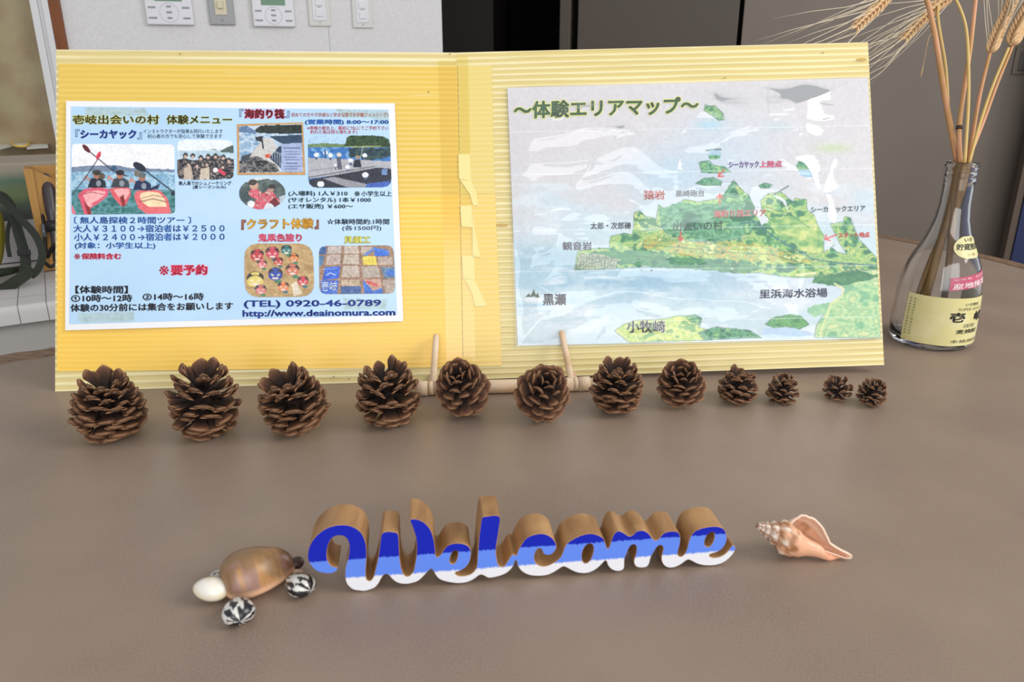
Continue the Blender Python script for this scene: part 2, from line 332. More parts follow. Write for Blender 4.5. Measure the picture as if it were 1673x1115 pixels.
# ================================================================== WALL CONTROLS
m_wp = mat('white plastic', (222, 222, 226), .35, .5); m_gp = mat('grey print', (150, 150, 158), .6); m_cr = mat('off-white plastic', (214, 212, 206), .4); m_cy = mat('cream rocker', (216, 206, 176), .4)
def zof(px, py): return wallpl.hit(px, py)[2]
def controller(x0, x1, yb, label):
    cx = (x0 + x1) / 2; a, b = wl(x0, yb), wl(x1, yb); zb = zof(cx, yb); wdt = b - a; loc = A + wd * (a + b) / 2; loc[2] = zb
    t = thing('thermostat', label, 'controller', loc, 'wall remote controllers')
    wbox('body', a, b, zb, zb + wdt * 1.02, 0, .016, m_wp, t, .003)
    wbox('backplate', a - .003, b - .002, zb + .001, zb + wdt * 1.02, 0, .005, mat('warm white backplate', (205, 192, 178), .5), t, .001)
    wbox('display', a + wdt * .22, b - wdt * .2, zb + wdt * .49, zb + wdt * .86, .016, .0168, mat('green lcd', (84, 128, 92), .3), t)
    m = (a + b) / 2 + wdt * .0; cz = zb + wdt * .26
    rr = wdt * .20; c = A + wd * m + wn * .0165; c[2] = cz
    Q = [c + wd * rr * math.cos(q_) + dz * rr * math.sin(q_) for q_ in np.linspace(0, 2 * math.pi, 33)[:-1]]
    tube('dial_ring', Q + Q[:1], .0011, m_wp, t, 6)
    for dx, dy, s in ((0, .12, .05), (0, -.12, .05), (0, 0, .06)):
        wbox('button', m + dx * wdt - s * wdt, m + dx * wdt + s * wdt, cz + dy * wdt - .02 * wdt, cz + dy * wdt + .02 * wdt, .0155, .0172, m_gp, t, .0004)
    for dx, dy, s in ((-.36, .10, .08), (.36, .10, .08), (-.36, -.12, .09), (.36, -.12, .08)):
        wbox('button', m + (dx - s) * wdt, m + (dx + s) * wdt, cz + dy * wdt - .022 * wdt, cz + dy * wdt + .018 * wdt, .0155, .0166, m_gp, t, .0002)
controller(243, 319, 41, 'white remote controller left of the grey switch plate')
controller(416, 483, 44, 'white remote controller right of the grey switch plate')
a, b = wl(344, 41), wl(385, 41); zb = zof(364, 41); loc = A + wd * (a + b) / 2; loc[2] = zb
t = thing('toggle_switch', 'grey metal switch plate with a cream toggle between the controllers', 'switch', loc)
wbox('plate', a, b, zb, zb + (b - a) * 1.7, 0, .008, mat('grey switch plate', (142, 142, 142), .4, .5, metal=.3), t, .002)
wbox('insert', a + .018, b - .018, zb + .026, zb + .10, .008, .011, m_cy, t, .001); wbox('toggle', a + .027, b - .027, zb + .042, zb + .062, .011, .02, m_cy, t, .002)
wbox('screw', (a + b) / 2 - .003, (a + b) / 2 + .003, zb + .009, zb + .015, .008, .0095, m_gp, t, .001)
for x0, x1, yb, lb in ((506, 541, 43, 'narrow white switch plate nearer the controllers'), (577, 610, 46, 'narrow white switch plate nearest the dark doorway')):
    a, b = wl(x0, yb), wl(x1, yb); zb = zof((x0 + x1) / 2, yb); loc = A + wd * (a + b) / 2; loc[2] = zb; w_ = b - a
    t = thing('light_switch', lb, 'switch', loc, 'narrow white switch plates')
    wbox('plate', a, b, zb, zb + w_ * 1.9, 0, .007, m_cr, t, .003)
    wbox('insert', a + w_ * .2, b - w_ * .2, zb + w_ * .25, zb + w_ * 1.6, .007, .009, m_wp, t, .001)
    wbox('button', a + w_ * .34, b - w_ * .32, zb + w_ * .42, zb + w_ * .75, .009, .012, m_wp, t, .001)
    wbox('button', a + w_ * .34, b - w_ * .32, zb + w_ * .9, zb + w_ * 1.2, .009, .012, m_wp, t, .001)
    wbox('indicator', (a + b) / 2 - .006, (a + b) / 2 + .006, zb + w_ * .82, zb + w_ * .85, .009, .0097, m_gp, t)
    wbox('screw', (a + b) / 2 - .002, (a + b) / 2 + .002, zb + w_ * .14, zb + w_ * .18, .007, .008, m_gp, t)
# ================================================================== DESK BEHIND, LEFT
DT = .70
e0 = ground(0, 503, DT); e1 = ground(90, 492, DT); dd_ = (e1 - e0) * [1, 1, 0]; dd_ /= np.linalg.norm(dd_); dn_ = np.array([dd_[1], -dd_[0], 0]); DR = math.atan2(dd_[1], dd_[0])
def dbox(name, s0, s1, z0, z1, d0, d1, m, parent=None, bev=0.0, seg=2):   # s along the front edge, d back from it
    c = e0 + dd_ * (s0 + s1) / 2 - dn_ * (d0 + d1) / 2; return box(name, (c[0], c[1], (z0 + z1) / 2), (abs(s1 - s0), abs(d1 - d0), z1 - z0), m, parent, DR, bev, seg=seg)
def dpt(s, d, z): c = e0 + dd_ * s - dn_ * d; return np.array([c[0], c[1], z])
t = thing('office_desk', 'grey steel desk behind the counter at left', 'desk', dpt(.1, .2, 0))
m_dsk = mat('grey desk steel', (182, 178, 173), .45, .5)
dbox('front_panel', -.75, .55, .02, DT - .032, .02, .04, m_dsk, t, .003)
dbox('desk_top', -.78, .58, DT - .032, DT - .004, 0.002, .60, m_dsk, t, .003)
dbox('side_panel', .51, .54, .0, DT - .033, .041, .56, m_dsk, t, .002); dbox('side_panel', -.75, -.72, .0, DT - .033, .041, .56, m_dsk, t, .002)
# cloth with thin grid print
m_cl = bpy.data.materials.new('grid cloth'); m_cl.use_nodes = True; nt = m_cl.node_tree; b_ = nt.nodes['Principled BSDF']; b_.inputs['Roughness'].default_value = .45
tc = nd(nt, 'ShaderNodeTexCoord'); sp = nd(nt, 'ShaderNodeSeparateXYZ'); nt.links.new(tc.outputs['UV'], sp.inputs[0]); prev = None
for i, per in ((0, .046), (1, .105)):
    q1 = nd(nt, 'ShaderNodeMath', operation='PINGPONG'); q1.inputs[1].default_value = per / 2; nt.links.new(sp.outputs[i], q1.inputs[0])
    q2 = nd(nt, 'ShaderNodeMath', operation='LESS_THAN'); q2.inputs[1].default_value = .0009; nt.links.new(q1.outputs[0], q2.inputs[0])
    if prev: q3 = nd(nt, 'ShaderNodeMath', operation='MAXIMUM'); nt.links.new(prev, q3.inputs[0]); nt.links.new(q2.outputs[0], q3.inputs[1]); prev = q3.outputs[0]
    else: prev = q2.outputs[0]
mx = nd(nt, 'ShaderNodeMix', data_type='RGBA'); mx.inputs[6].default_value = rgba((206, 202, 200)); mx.inputs[7].default_value = rgba((128, 122, 120)); nt.links.new(prev, mx.inputs[0]); nt.links.new(mx.outputs[2], b_.inputs['Base Color'])
S_ = np.linspace(-.8, .6, 71); Dv = np.concatenate([np.linspace(.60, .012, 26), [.004, 0, -.003]]); path = [(d, 0.0) for d in Dv] + [(-.005, -.006), (-.006, -.014), (-.006, -.022), (-.0065, -.034)]
V = []; UV = []; acc = 0
for j, (d, z) in enumerate(path):
    if j: acc += math.hypot(d - path[j - 1][0], z - path[j - 1][1])
    for s in S_:
        wv = .0022 * (nz(s * 400, d * 400, 30, 5) - .3) + (.004 * (nz(s * 500, 3, 22, 8) - .5) if j > 26 else 0)
        V.append(dpt(s, d - (wv if j > 26 else 0), DT + z + (max(wv, 0) if j <= 26 else 0) + .0004)); UV.append((s + .019, acc - .013))
o = gridmesh('tablecloth', np.array(V), len(path), len(S_), m_cl, None, org=dpt(.1, .2, DT)); tag(o, 'white plastic cloth with a thin grey grid on the desk', 'tablecloth')
uvl = o.data.uv_layers.new(name='UV'); li = np.zeros(len(o.data.loops), int); o.data.loops.foreach_get('vertex_index', li); uvl.data.foreach_set('uv', np.array(UV)[li].ravel())
# carton with a landscape print
cl = .33; 
t = thing('display_carton', 'white carton printed with a green landscape, standing on the grid cloth', 'box', dpt(-.03, .5, DT + .004))
sR = .19
bx0, bx1, by0, by1 = -.40, sR, .40, .62; bz0, bz1 = DT + .0035, P(40, 247, (dpt(0, .40, 0) - CAM) @ FW + .02)[2]
dbox('carton_body', bx0, bx1, bz0, bz1 - .012, by0, by1, mat('white carton', (196, 194, 196), .7), t, .003); dbox('lid', bx0 - .001, bx1 + .001, bz1 - .0118, bz1, by0, by1, mat('beige carton lid', (160, 148, 130), .7), t, .002)
fp = Plane(dpt(0, by0, 0), dpt(1, by0, 0), dpt(0, by0, 1))
zz = np.linspace(DT + .098, bz1 - .004, 60); ss = np.linspace(bx0 + .004, bx1 - .002, 160); Sg, Zg = np.meshgrid(ss, zz)
tt = (Zg - zz[0]) / (zz[-1] - zz[0]); Nn = nz(Sg * 300, Zg * 500, 14, 4, 3); tt2 = tt + (Nn - .5) * .16
cs = np.array([(62, 66, 70), (70, 76, 74), (86, 100, 80), (112, 128, 82), (104, 120, 84), (84, 112, 88), (128, 126, 108), (150, 140, 124)], float)
q_ = np.clip(tt2, 0, .999) * 7; qi = q_.astype(int); qf = (q_ - qi)[..., None]; Cc = cs[qi] * (1 - qf) + cs[np.minimum(qi + 1, 7)] * qf
V = dpt(0, by0 - .0008, 0)[None] + Sg.ravel()[:, None] * dd_[None] + Zg.ravel()[:, None] * dz[None]
m_pr = mat('printed picture', attr=True, rough=.5)
gridmesh('landscape_print', V, 60, 160, m_pr, t, lin(Cc))
# name card and key tag on top of the carton
def top_at(px, py): return ground(px, py, bz1)
c1 = [top_at(40, 226), top_at(75, 224.5), top_at(79, 241.5), top_at(44, 244)]
def slab(name, quad, h, m, parent=None, loc=None):
    q = [np.array(p) for p in quad]; V = q + [p + dz * h for p in q]
    return mk(name, V, [(3, 2, 1, 0), (4, 5, 6, 7), (0, 1, 5, 4), (1, 2, 6, 5), (2, 3, 7, 6), (3, 0, 4, 7)], m, parent, loc=loc)
t = thing('name_card', 'small white card lying on the carton beside the yellow tag', 'card', np.mean(c1, 0))
slab('card', c1, .0012, mat('white card', (214, 216, 206), .6), t)
def sub(q, u0, v0, u1, v1):
    f = lambda u, v: (q[0] * (1 - u) + q[1] * u) * (1 - v) + (q[3] * (1 - u) + q[2] * u) * v
    return [f(u0, v0), f(u1, v0), f(u1, v1), f(u0, v1)]
slab('printed_mark', [p + dz * .0012 for p in sub(c1, .42, .2, .66, .5)], .0003, mat('grey stamp', (110, 112, 110), .6), t)
c2 = [top_at(-20, 232), top_at(14, 226), top_at(20, 240), top_at(-14, 248)]
o = slab('paper_slip', c2, .001, mat('pale paper slip', (205, 205, 196), .6), None, loc=np.mean(c2, 0)); tag(o, 'pale paper slip under the black strap on the carton', 'paper')
kt = top_at(34, 236); t = thing('key_tag', 'yellow-rimmed key tag with a black strap on the carton', 'key tag', kt)
Q = []
cs_ = [top_at(34 + 14 * math.copysign(abs(math.cos(a)) ** .7, math.cos(a)), 236 + 6.5 * math.sin(a)) for a in np.linspace(0, 2 * math.pi, 25)[:-1]]
tube('rim', [p + dz * .005 for p in cs_] + [cs_[0] + dz * .005], .0034, mat('yellow plastic', (226, 188, 84), .35), t, 8)
mk('label_face', [p * 1 + dz * .004 for p in cs_], [tuple(range(24))], mat('white label', (214, 216, 206), .6), t)
tube('strap', catmull([top_at(6, 236) + dz * .003, top_at(14, 232) + dz * .012, top_at(26, 228) + dz * .014, top_at(38, 229) + dz * .008], 6), .0035, mat('black strap', (40, 40, 34), .6), t, 8, flat=(1.3, .6))
# orange-brown open holder in front of the carton, with a dark handle and cord
hb = ground(73, 446, DT); hs = (hb - e0) @ dd_; hd = -(hb - e0) @ dn_
t = thing('wooden_holder', 'orange-brown open wooden holder on the desk beside the display board', 'holder', dpt(hs + .06, hd + .03, DT + .005))
m_wd = mat('orange wood', (184, 138, 72), .5, .4, noise=(40, (158, 112, 54), .4, .65, (1, 1, .1)))
HT = P(44, 272, (hb - CAM) @ FW - .02)[2]
dbox('side_board', hs, hs + .012, DT + .004, HT, hd, hd + .07, m_wd, t, .001); dbox('side_board', hs + .115, hs + .127, DT + .004, HT, hd, hd + .07, m_wd, t, .001)
dbox('back_board', hs + .012, hs + .115, DT + .004, HT, hd + .06, hd + .07, m_wd, t, .001)
fz = HT - .012
V = [dpt(hs + .012, hd + .004, DT + .004), dpt(hs + .115, hd + .004, DT + .004), dpt(hs + .115, hd + .004, fz), dpt(hs + .08, hd + .004, fz - .02), dpt(hs + .045, hd + .004, fz - .008), dpt(hs + .012, hd + .004, HT)]
V = V + [p - dn_ * .006 for p in V]
mk('front_board', V, [(0, 1, 2, 3, 4, 5), (11, 10, 9, 8, 7, 6)] + [(i, i + 6, (i + 1) % 6 + 6, (i + 1) % 6) for i in range(6)], m_wd, t)
mk('rib', [dpt(hs + .0, hd - .001, DT + .004), dpt(hs + .011, hd - .001, DT + .004), dpt(hs + .016, hd - .001, HT), dpt(hs + .0, hd - .001, HT), dpt(hs + .0, hd + .0, DT + .004), dpt(hs + .011, hd + .0, DT + .004), dpt(hs + .016, hd + .0, HT), dpt(hs + .0, hd + .0, HT)], [(0, 1, 2, 3), (7, 6, 5, 4), (1, 5, 6, 2), (2, 6, 7, 3), (0, 3, 7, 4), (0, 4, 5, 1)], m_wd, t)
zh = (hb - CAM) @ FW - .03
t = thing('grip_handle', 'dark grey rounded handle standing in front of the wooden holder', 'handle', P(84, 420, zh))
pts = catmull([P(74, 284, zh), P(80, 312, zh), P(85, 345, zh), P(88, 380, zh), P(92, 428, zh - .005)], 6)
tube('grip', pts, np.interp(np.linspace(0, 1, len(pts)), [0, .06, .2, .5, .7, 1], [.004, .010, .0145, .013, .008, .006]), mat('dark grey rubber', (62, 52, 54), .35), t, 14)
tube('collar', [P(86.5, 362, zh), P(88, 378, zh)], .0145, mat('black collar', (30, 24, 26), .5), t, 14)
t = thing('black_cord', 'black cord hanging down the wooden holder and looping on the cloth', 'cord', P(70, 440, zh))
zc = zh + .004
pts = catmull([P(63, 288, zc), P(66, 310, zc), P(69, 345, zc), P(73, 390, zc), P(77, 420, zc - .01), P(84, 406, zc - .02), P(94, 400, zc - .02), P(96, 424, zc - .02), P(84, 436, zc - .03), P(74, 430, zc - .03)], 8)
tube('cord', pts, .0038, mat('black rubber cord', (20, 16, 16), .45), t, 8)
tube('metal_ferrule', [P(71, 366, zc - .004), P(73, 388, zc - .004)], .0048, mat('pale metal', (128, 134, 140), .3, metal=.6), t, 10)
tube('end_bead', [P(62.5, 288, zc), P(64, 298, zc)], .0062, mat('black rubber cord'), t, 10)
# green webbing bag at the far left
t = thing('strap_bag', 'dark green webbing bag straps heaped on the grid cloth at left edge', 'bag', ground(10, 462, DT))
m_wb = mat('dark green webbing', (50, 54, 44), .75, .3, noise=(500, (40, 44, 36), .4, .6), bump=(600, .5))
zb_ = (ground(20, 462, DT) - CAM) @ FW
def band(pts, wdt, th, m, name='strap'):
    pts = catmull(pts, 8); t_, N, B = frames(pts); n = len(pts)
    view = (pts - CAM); view /= np.linalg.norm(view, axis=1)[:, None]
    side = np.cross(t_, view); side /= np.linalg.norm(side, axis=1)[:, None]; nn = np.cross(side, t_)
    V = np.stack([pts + side * wdt / 2 + nn * th / 2, pts + side * wdt / 2 - nn * th / 2, pts - side * wdt / 2 - nn * th / 2, pts - side * wdt / 2 + nn * th / 2], 1).reshape(-1, 3)
    Fc = [tuple(f) for f in grid_faces(n, 4, False, True)] + [(0, 1, 2, 3), tuple(4 * (n - 1) + j for j in (3, 2, 1, 0))]
    return mk(name, V, Fc, m, t, False)
band([P(-8, 318, zb_), P(10, 332, zb_), P(34, 358, zb_ - .02), P(58, 385, zb_ - .03), P(69, 415, zb_ - .03), P(62, 440, zb_ - .03), P(50, 452, zb_ - .03)], .014, .003, m_wb)
band([P(-8, 312, zb_ + .02), P(12, 322, zb_ + .02), P(24, 345, zb_ + .02), P(14, 370, zb_), P(12, 395, zb_), P(16, 420, zb_)], .008, .003, m_wb)
band([P(22, 350, zb_ - .005), P(30, 380, zb_ - .01), P(38, 408, zb_ - .015), P(42, 430, zb_ - .02), P(38, 452, zb_ - .03)], .019, .003, m_wb)
band([P(-20, 480, zb_ - .06), P(10, 470, zb_ - .055), P(32, 456, zb_ - .05), P(54, 440, zb_ - .03)], .022, .004, m_wb)
pts = catmull([ground(-60, 478, DT) + dz * .032, ground(-20, 474, DT) + dz * .032, ground(15, 464, DT) + dz * .026, ground(40, 450, DT) + dz * .016], 6)
tube('bag_base', pts, np.linspace(.016, .006, len(pts)), m_wb, t, 12, flat=(1.6, .8))
box('buckle', P(39, 413, zb_ - .02), (.024, .006, .013), mat('black plastic buckle', (26, 26, 28), .35), t, .2, .002)
V0 = P(-12, 390, zb_ + .01)
tube('bag_body', catmull([ground(-34, 466, DT) + dz * .045, P(-28, 420, zb_), P(-24, 370, zb_ + .01), P(-36, 340, zb_ + .01)], 6), .034, mat('yellow-green fabric', (142, 134, 36), .7), t, 14)
# ================================================================== DISPLAY BOARD
H = .342
def top_from(B, x, y):
    r = ray(x, y); a = r @ r; b = -2 * r @ (B - CAM); c = (B - CAM) @ (B - CAM) - H * H; return CAM + r * ((-b + math.sqrt(max(b * b - 4 * a * c, 0))) / 2 / a)
B0 = ground(90, 640) + dz * .0005; Bh = ground(757, 621) + dz * .001; T0 = top_from(B0, 92, 81)
PL = Plane(B0, Bh, T0); Th = PL.hit(745, 85)
Br = P(1445, 597, .79); PR = Plane(Bh, Th, Br); Tr = PR.hit(1418, 68)
board = thing('display_board', 'yellow corrugated plastic folding board standing open behind the pine cones', 'board', Bh * [1, 1, 0] + dz * T)
m_pale = mat('pale yellow fluted plastic', (224, 208, 144), .3, .5, noise=(9, (232, 218, 162), .4, .7))
m_ribs = mat('fluted plastic with pale ribs', attr=True, rough=.3)
def pxgrid(q, n, m):
    q = np.array(q, float); U, Vv = np.meshgrid(np.linspace(0, 1, m), np.linspace(0, 1, n))
    return (q[0, 0] * (1 - U) + q[1, 0] * U) * (1 - Vv) + (q[3, 0] * (1 - U) + q[2, 0] * U) * Vv, (q[0, 1] * (1 - U) + q[1, 1] * U) * (1 - Vv) + (q[3, 1] * (1 - U) + q[2, 1] * U) * Vv, U, Vv
def fluted(name, quad, plane, d, m, nf, amp, parent, thick=.0042, seg=10, sharp=5, wob=0.0, ribcol=None):
    """one extruded sheet: thin raised ribs run across, nf of them"""
    rows = nf * 6 + 1; X, Y, U, Vv = pxgrid(quad, rows, seg)
    ph = Vv * nf; rib = np.abs(np.cos(math.pi * ph)) ** sharp; am = amp * (1 + wob * (nz(U * 300, np.floor(ph + .5) * 37, 60, 11) - .5) * 2)
    Vf = plane.hits(X, Y, (d + rib * am).ravel()); Vb = plane.hits(X, Y, d - thick)
    nn = rows * seg; g1 = grid_faces(rows, seg); g2 = g1[:, ::-1] + nn
    rim = [i for i in range(seg)] + [r * seg + seg - 1 for r in range(1, rows)] + [(rows - 1) * seg + i for i in range(seg - 2, -1, -1)] + [r * seg for r in range(rows - 2, 0, -1)]
    side = [(rim[i], rim[(i + 1) % len(rim)], rim[(i + 1) % len(rim)] + nn, rim[i] + nn) for i in range(len(rim))]
    cr = None
    if ribcol: rb = (rib ** 1.5 * np.clip(.35 + 1.1 * nz(U * 260, np.floor(ph + .5) * 53, 50, 17, 3), 0, 1)).ravel()[:, None]; cr = lin(ribcol[0]) * (1 - rb) + lin(ribcol[1]) * rb; cr = np.concatenate([cr, np.tile(lin(ribcol[0]), (nn, 1))])
    return mk(name, np.concatenate([Vf, Vb]), [tuple(f) for f in g1] + [tuple(f) for f in g2] + side, m, parent, False, col=cr)
hx, hy = 757, 622
fluted('left_sheet', [(92, 81), (745.3, 86), (757.3, 621), (90, 640)], PL, 0, m_ribs, 46, .0007, board, wob=.8, seg=24, sharp=4, ribcol=((216, 197, 132), (244, 232, 184)))
fluted('right_sheet', [(745.4, 86), (1418, 69), (1444.5, 596.5), (757.4, 621)], PR, 0, m_ribs, 56, .0007, board, wob=.9, seg=30, sharp=4, ribcol=((216, 197, 130), (244, 232, 182)))
m_ins_dim = mat('deep yellow insert painted dim', (228, 194, 88), .3, .45, noise=(6, (222, 188, 84), .4, .7))
m_ins_lit = mat('orange-yellow insert painted lit', (246, 200, 80), .3, .45, noise=(6, (242, 196, 76), .4, .7))  # brighter, more orange copy of the insert: light put into the colour
m_hinge_dim = mat('pale hinge insert painted dim', (228, 206, 124), .3, .45); m_hinge_lit = mat('pale orange hinge insert painted lit', (238, 206, 116), .3, .45)  # hinge pair: same plastic, with the brighter light of the lower half painted in
fluted('insert_sheet_light_zone', [(96, 104), (747, 109), (751, 318), (94, 322)], PL, .0009, m_ribs, 25, .00018, board, .0004, 20, ribcol=((228, 193, 88), (238, 206, 108)))  # one inner sheet cut in two; the light step is painted as colour
fluted('insert_sheet_light_zone', [(94, 322.3), (751, 318.3), (756, 600), (93, 607)], PL, .0009, m_ribs, 34, .00014, board, .0004, 20, ribcol=((246, 199, 80), (250, 210, 96)))
fluted('hinge_strip_light_zone', [(748, 108), (803, 107), (809, 317), (752, 318)], PR, .0012, m_hinge_dim, 25, .0002, board, .0004, 4)  # light step across the hinge, also painted as two colours
fluted('hinge_strip_light_zone', [(752, 318.3), (809, 317.3), (820, 598), (757, 600)], PR, .0012, m_hinge_lit, 34, .0002, board, .0004, 4)
m_tape = film('clear tape', .15, .02, (255, 251, 222), .03)
X, Y, U, Vv = pxgrid([(716, 98), (745.5, 98), (757, 612), (730, 612)], 20, 3); gridmesh('tape', PL.hits(X, Y, .0019), 20, 3, m_tape, board)
X, Y, U, Vv = pxgrid([(746.5, 90), (765, 90), (777, 612), (757.5, 612)], 20, 3); gridmesh('tape', PR.hits(X, Y, .0019), 20, 3, m_tape, board)
m_torn = mat('torn tape remnant', (236, 222, 146), .35, .5)
def patch(name, pts, plane, d, m, parent, th=.0003):
    n = len(pts); a = [plane.hit(x, y, d + th) for x, y in pts]; b = [plane.hit(x, y, d) for x, y in pts]
    return mk(name, a + b, [tuple(range(n)), tuple(range(2 * n - 1, n - 1, -1))] + [(i, n + i, n + (i + 1) % n, (i + 1) % n) for i in range(n)], m, parent)
for pts in ([(749, 252), (768, 252), (770, 296), (750, 292)], [(751, 293), (770, 296), (779, 318), (781, 336), (773, 336), (768, 318)], [(752, 336), (771, 336), (772, 372), (754, 370)], [(772, 337), (775, 372), (785, 420), (772, 420)],
            [(755, 418), (775, 418), (776, 458), (757, 454)], [(758, 455), (776, 458), (795, 500), (776, 501), (772, 480)]): patch('tape_remnant', pts, PR, .0017, m_torn, board)
for x, y, r in ((1408, 97, 7), (820, 368, 8)): patch('tape_stain', [(x + 1.3 * r * math.cos(a), y + .3 * r * math.sin(a)) for a in np.linspace(0, 6.28, 12)[:-1]], PR, .0012, mat('brown tape stain', (196, 160, 80), .4), board)
for (x, y) in ((1184, 127), (1345, 86), (735, 88), (700, 150), (294, 88), (570, 620), (545, 616)): patch('speck', [(x + 1.6 * math.cos(a), y + 1.1 * math.sin(a)) for a in np.linspace(0, 6.28, 8)[:-1]], PR if x > 750 else PL, .0014, mat('dark speck', (150, 128, 80), .5), board)
# ================================================================== MENU SHEET
mw = lambda X, Y: .0010 * np.sin((np.asarray(X) - 108) / 545 * math.pi * 3.1) * ((np.asarray(Y) - 352) / 180) + .0009 * (nz(X, Y, 160, 21) - .3)
menu = thing('menu_sheet', 'pale blue laminated activity menu taped to the left half of the board', 'poster', PL.hit(380, 350, .003) )
Dm = .0030
cv = Canvas([(108, 165), (645, 169), (659, 525), (106.5, 540)], 60, 90, (238, 238, 240)); X, Y = cv.X, cv.Y
cv.build('paper', PL, Dm, mat('laminated white paper', attr=True, rough=.35), menu, wave=mw)
cv = Canvas([(116, 174), (635, 179), (649, 515), (113, 530)], 110, 170, (186, 217, 242))
cv.mottle(np.ones(cv.X.shape, bool), [(180, 213, 240), (190, 220, 243)], 120, 5)
for pts in ([(138, 176), (240, 178), (243, 190), (140, 190)], [(126, 511), (219, 509), (220, 526), (130, 528)], [(548, 178), (634, 180), (635, 196), (560, 192)], [(560, 488), (633, 490), (632, 506), (562, 505)]): 
    M = cv.inside(pts, 1.5); cv.mottle(M, [(170, 196, 200), (182, 206, 214), (160, 184, 182)], 5, 8)
m_prs = mat('laminated print', attr=True, rough=.35)
cv.build('blue_ground', PL, Dm + .0002, m_prs, menu, wave=mw)
Dt = Dm + .0005; BK = (34, 34, 44)
def mt(s, x0, x1, yt, yb, c, **k): return text(s, x0, x1, yt, yb, c, PL, Dt, menu, wave=mw, **k)
mt('壱岐出会いの村', 119, 260, 188, 203, (52, 46, 20), bold=.012, glow=(222, 222, 110), gw=.03)
mt('体験メニュー', 272, 379, 188, 203, (52, 46, 20), bold=.012, glow=(214, 222, 130), gw=.03)
mt('『', 123, 130, 211, 224, (120, 140, 190)); mt('シーカヤック', 131, 223, 212, 227, (28, 54, 140), bold=.04); mt('』', 224, 232, 216, 228, (120, 140, 190))
mt('インストラクターが指導＆同行いたします', 234, 364, 211, 218, (92, 112, 132)); mt('初心者の方でも安心して体験できます', 241, 363, 219, 226, (92, 112, 132))
mt('無人島でのシュノーケリング', 292, 378, 296, 303, (40, 52, 84), bold=.01); mt('(夏シーズンのみ)', 315, 369, 303, 309.5, (40, 52, 84), bold=.01)
BL = (44, 104, 186)
mt('〔 無人島探検２時間ツアー 〕', 121, 312, 354, 366, BL, bold=.012); mt('大人￥３１００→宿泊者は￥２５００', 120, 367, 367.5, 380, BL, bold=.012, slope=-.003)
mt('小人￥２４００→宿泊者は￥２０００', 121, 367, 381.5, 394, BL, bold=.012, slope=-.004); mt('(対象：小学生以上)', 122, 254, 396, 408, BL, bold=.015)
mt('※', 121, 131, 414.5, 424, (214, 40, 74)); mt('保険料含む', 133, 198, 414, 424, (214, 40, 74), bold=.02, glow=(246, 170, 190), gw=.03); mt('※', 260, 276, 434, 450, (204, 34, 70), bold=.004); mt('要予約', 279, 339, 433, 450, (204, 34, 70), bold=.03, glow=(244, 160, 184), gw=.035, slope=-.01)
mt('【体験時間】', 123, 209, 467, 480, BK, bold=.02); mt('①10時～12時', 116, 216, 481.5, 494, BK, bold=.02, slope=-.005); mt('②14時～16時', 233, 333, 479, 491.5, BK, bold=.02, slope=-.005)
mt('体験の30分前には集合をお願いします', 115, 381, 497, 510, BK, bold=.02, slope=-.013)
mt('『', 391, 398, 178, 191, (110, 120, 160)); mt('海釣り筏', 399, 465, 178, 194, (122, 22, 44), bold=.045, glow=(246, 150, 176), gw=.03); mt('』', 466, 473, 181, 193, (110, 120, 160))
mt('初めての方や子供達など安全な筏でお手軽フィッシング♪', 476, 635, 184, 191, (212, 92, 50)); mt('(営業時間) 8:00～17:00', 498, 635, 195, 204.5, (28, 94, 184), bold=.025)
mt('※準備の都合上、事前にTELにてご予約下さい', 502, 635, 206, 212.5, (214, 60, 84)); mt('釣れた魚は持ち帰れます♪', 507, 584, 212.5, 219, (214, 60, 84))
GB = (30, 66, 72)
mt('(入場料) 1人￥310', 471, 568, 312, 321.5, GB, bold=.015); mt('※', 579, 588, 312.5, 321, GB); mt('小学生以上', 590, 640, 312, 321, GB, bold=.01); mt('(サオレンタル) 1本￥1000', 471, 606, 322.5, 332, GB, bold=.015); mt('(エサ販売) ￥600～', 471, 577, 333, 342.5, GB, bold=.015)
mt('『', 394, 402, 359, 376, (150, 84, 60), bold=.03); mt('クラフト体験', 403, 512, 358, 375, (246, 190, 60), bold=.012, glow=(150, 96, 60), gw=.028, slope=-.012); mt('』', 514, 521, 359, 375, (150, 84, 60), bold=.03)
mt('☆体験時間約:1時間', 534, 636, 357.5, 367, (30, 50, 76), bold=.01); mt('(各1500円)', 559, 623, 368.5, 378, (30, 50, 76))
mt('鬼凧色塗り', 422, 493, 382, 395, (244, 120, 150), bold=.012, glow=(200, 36, 66), gw=.03); mt('貝細工', 562, 605, 386, 398, (246, 238, 110), bold=.015, glow=(120, 140, 90), gw=.03)
NV = (30, 62, 150)
mt('(TEL) 0920-46-0789', 398, 623, 491, 505, NV, bold=.02, slope=-.006); mt('http://www.deainomura.com', 396, 646, 507, 521, NV, bold=.025, slope=-.008)
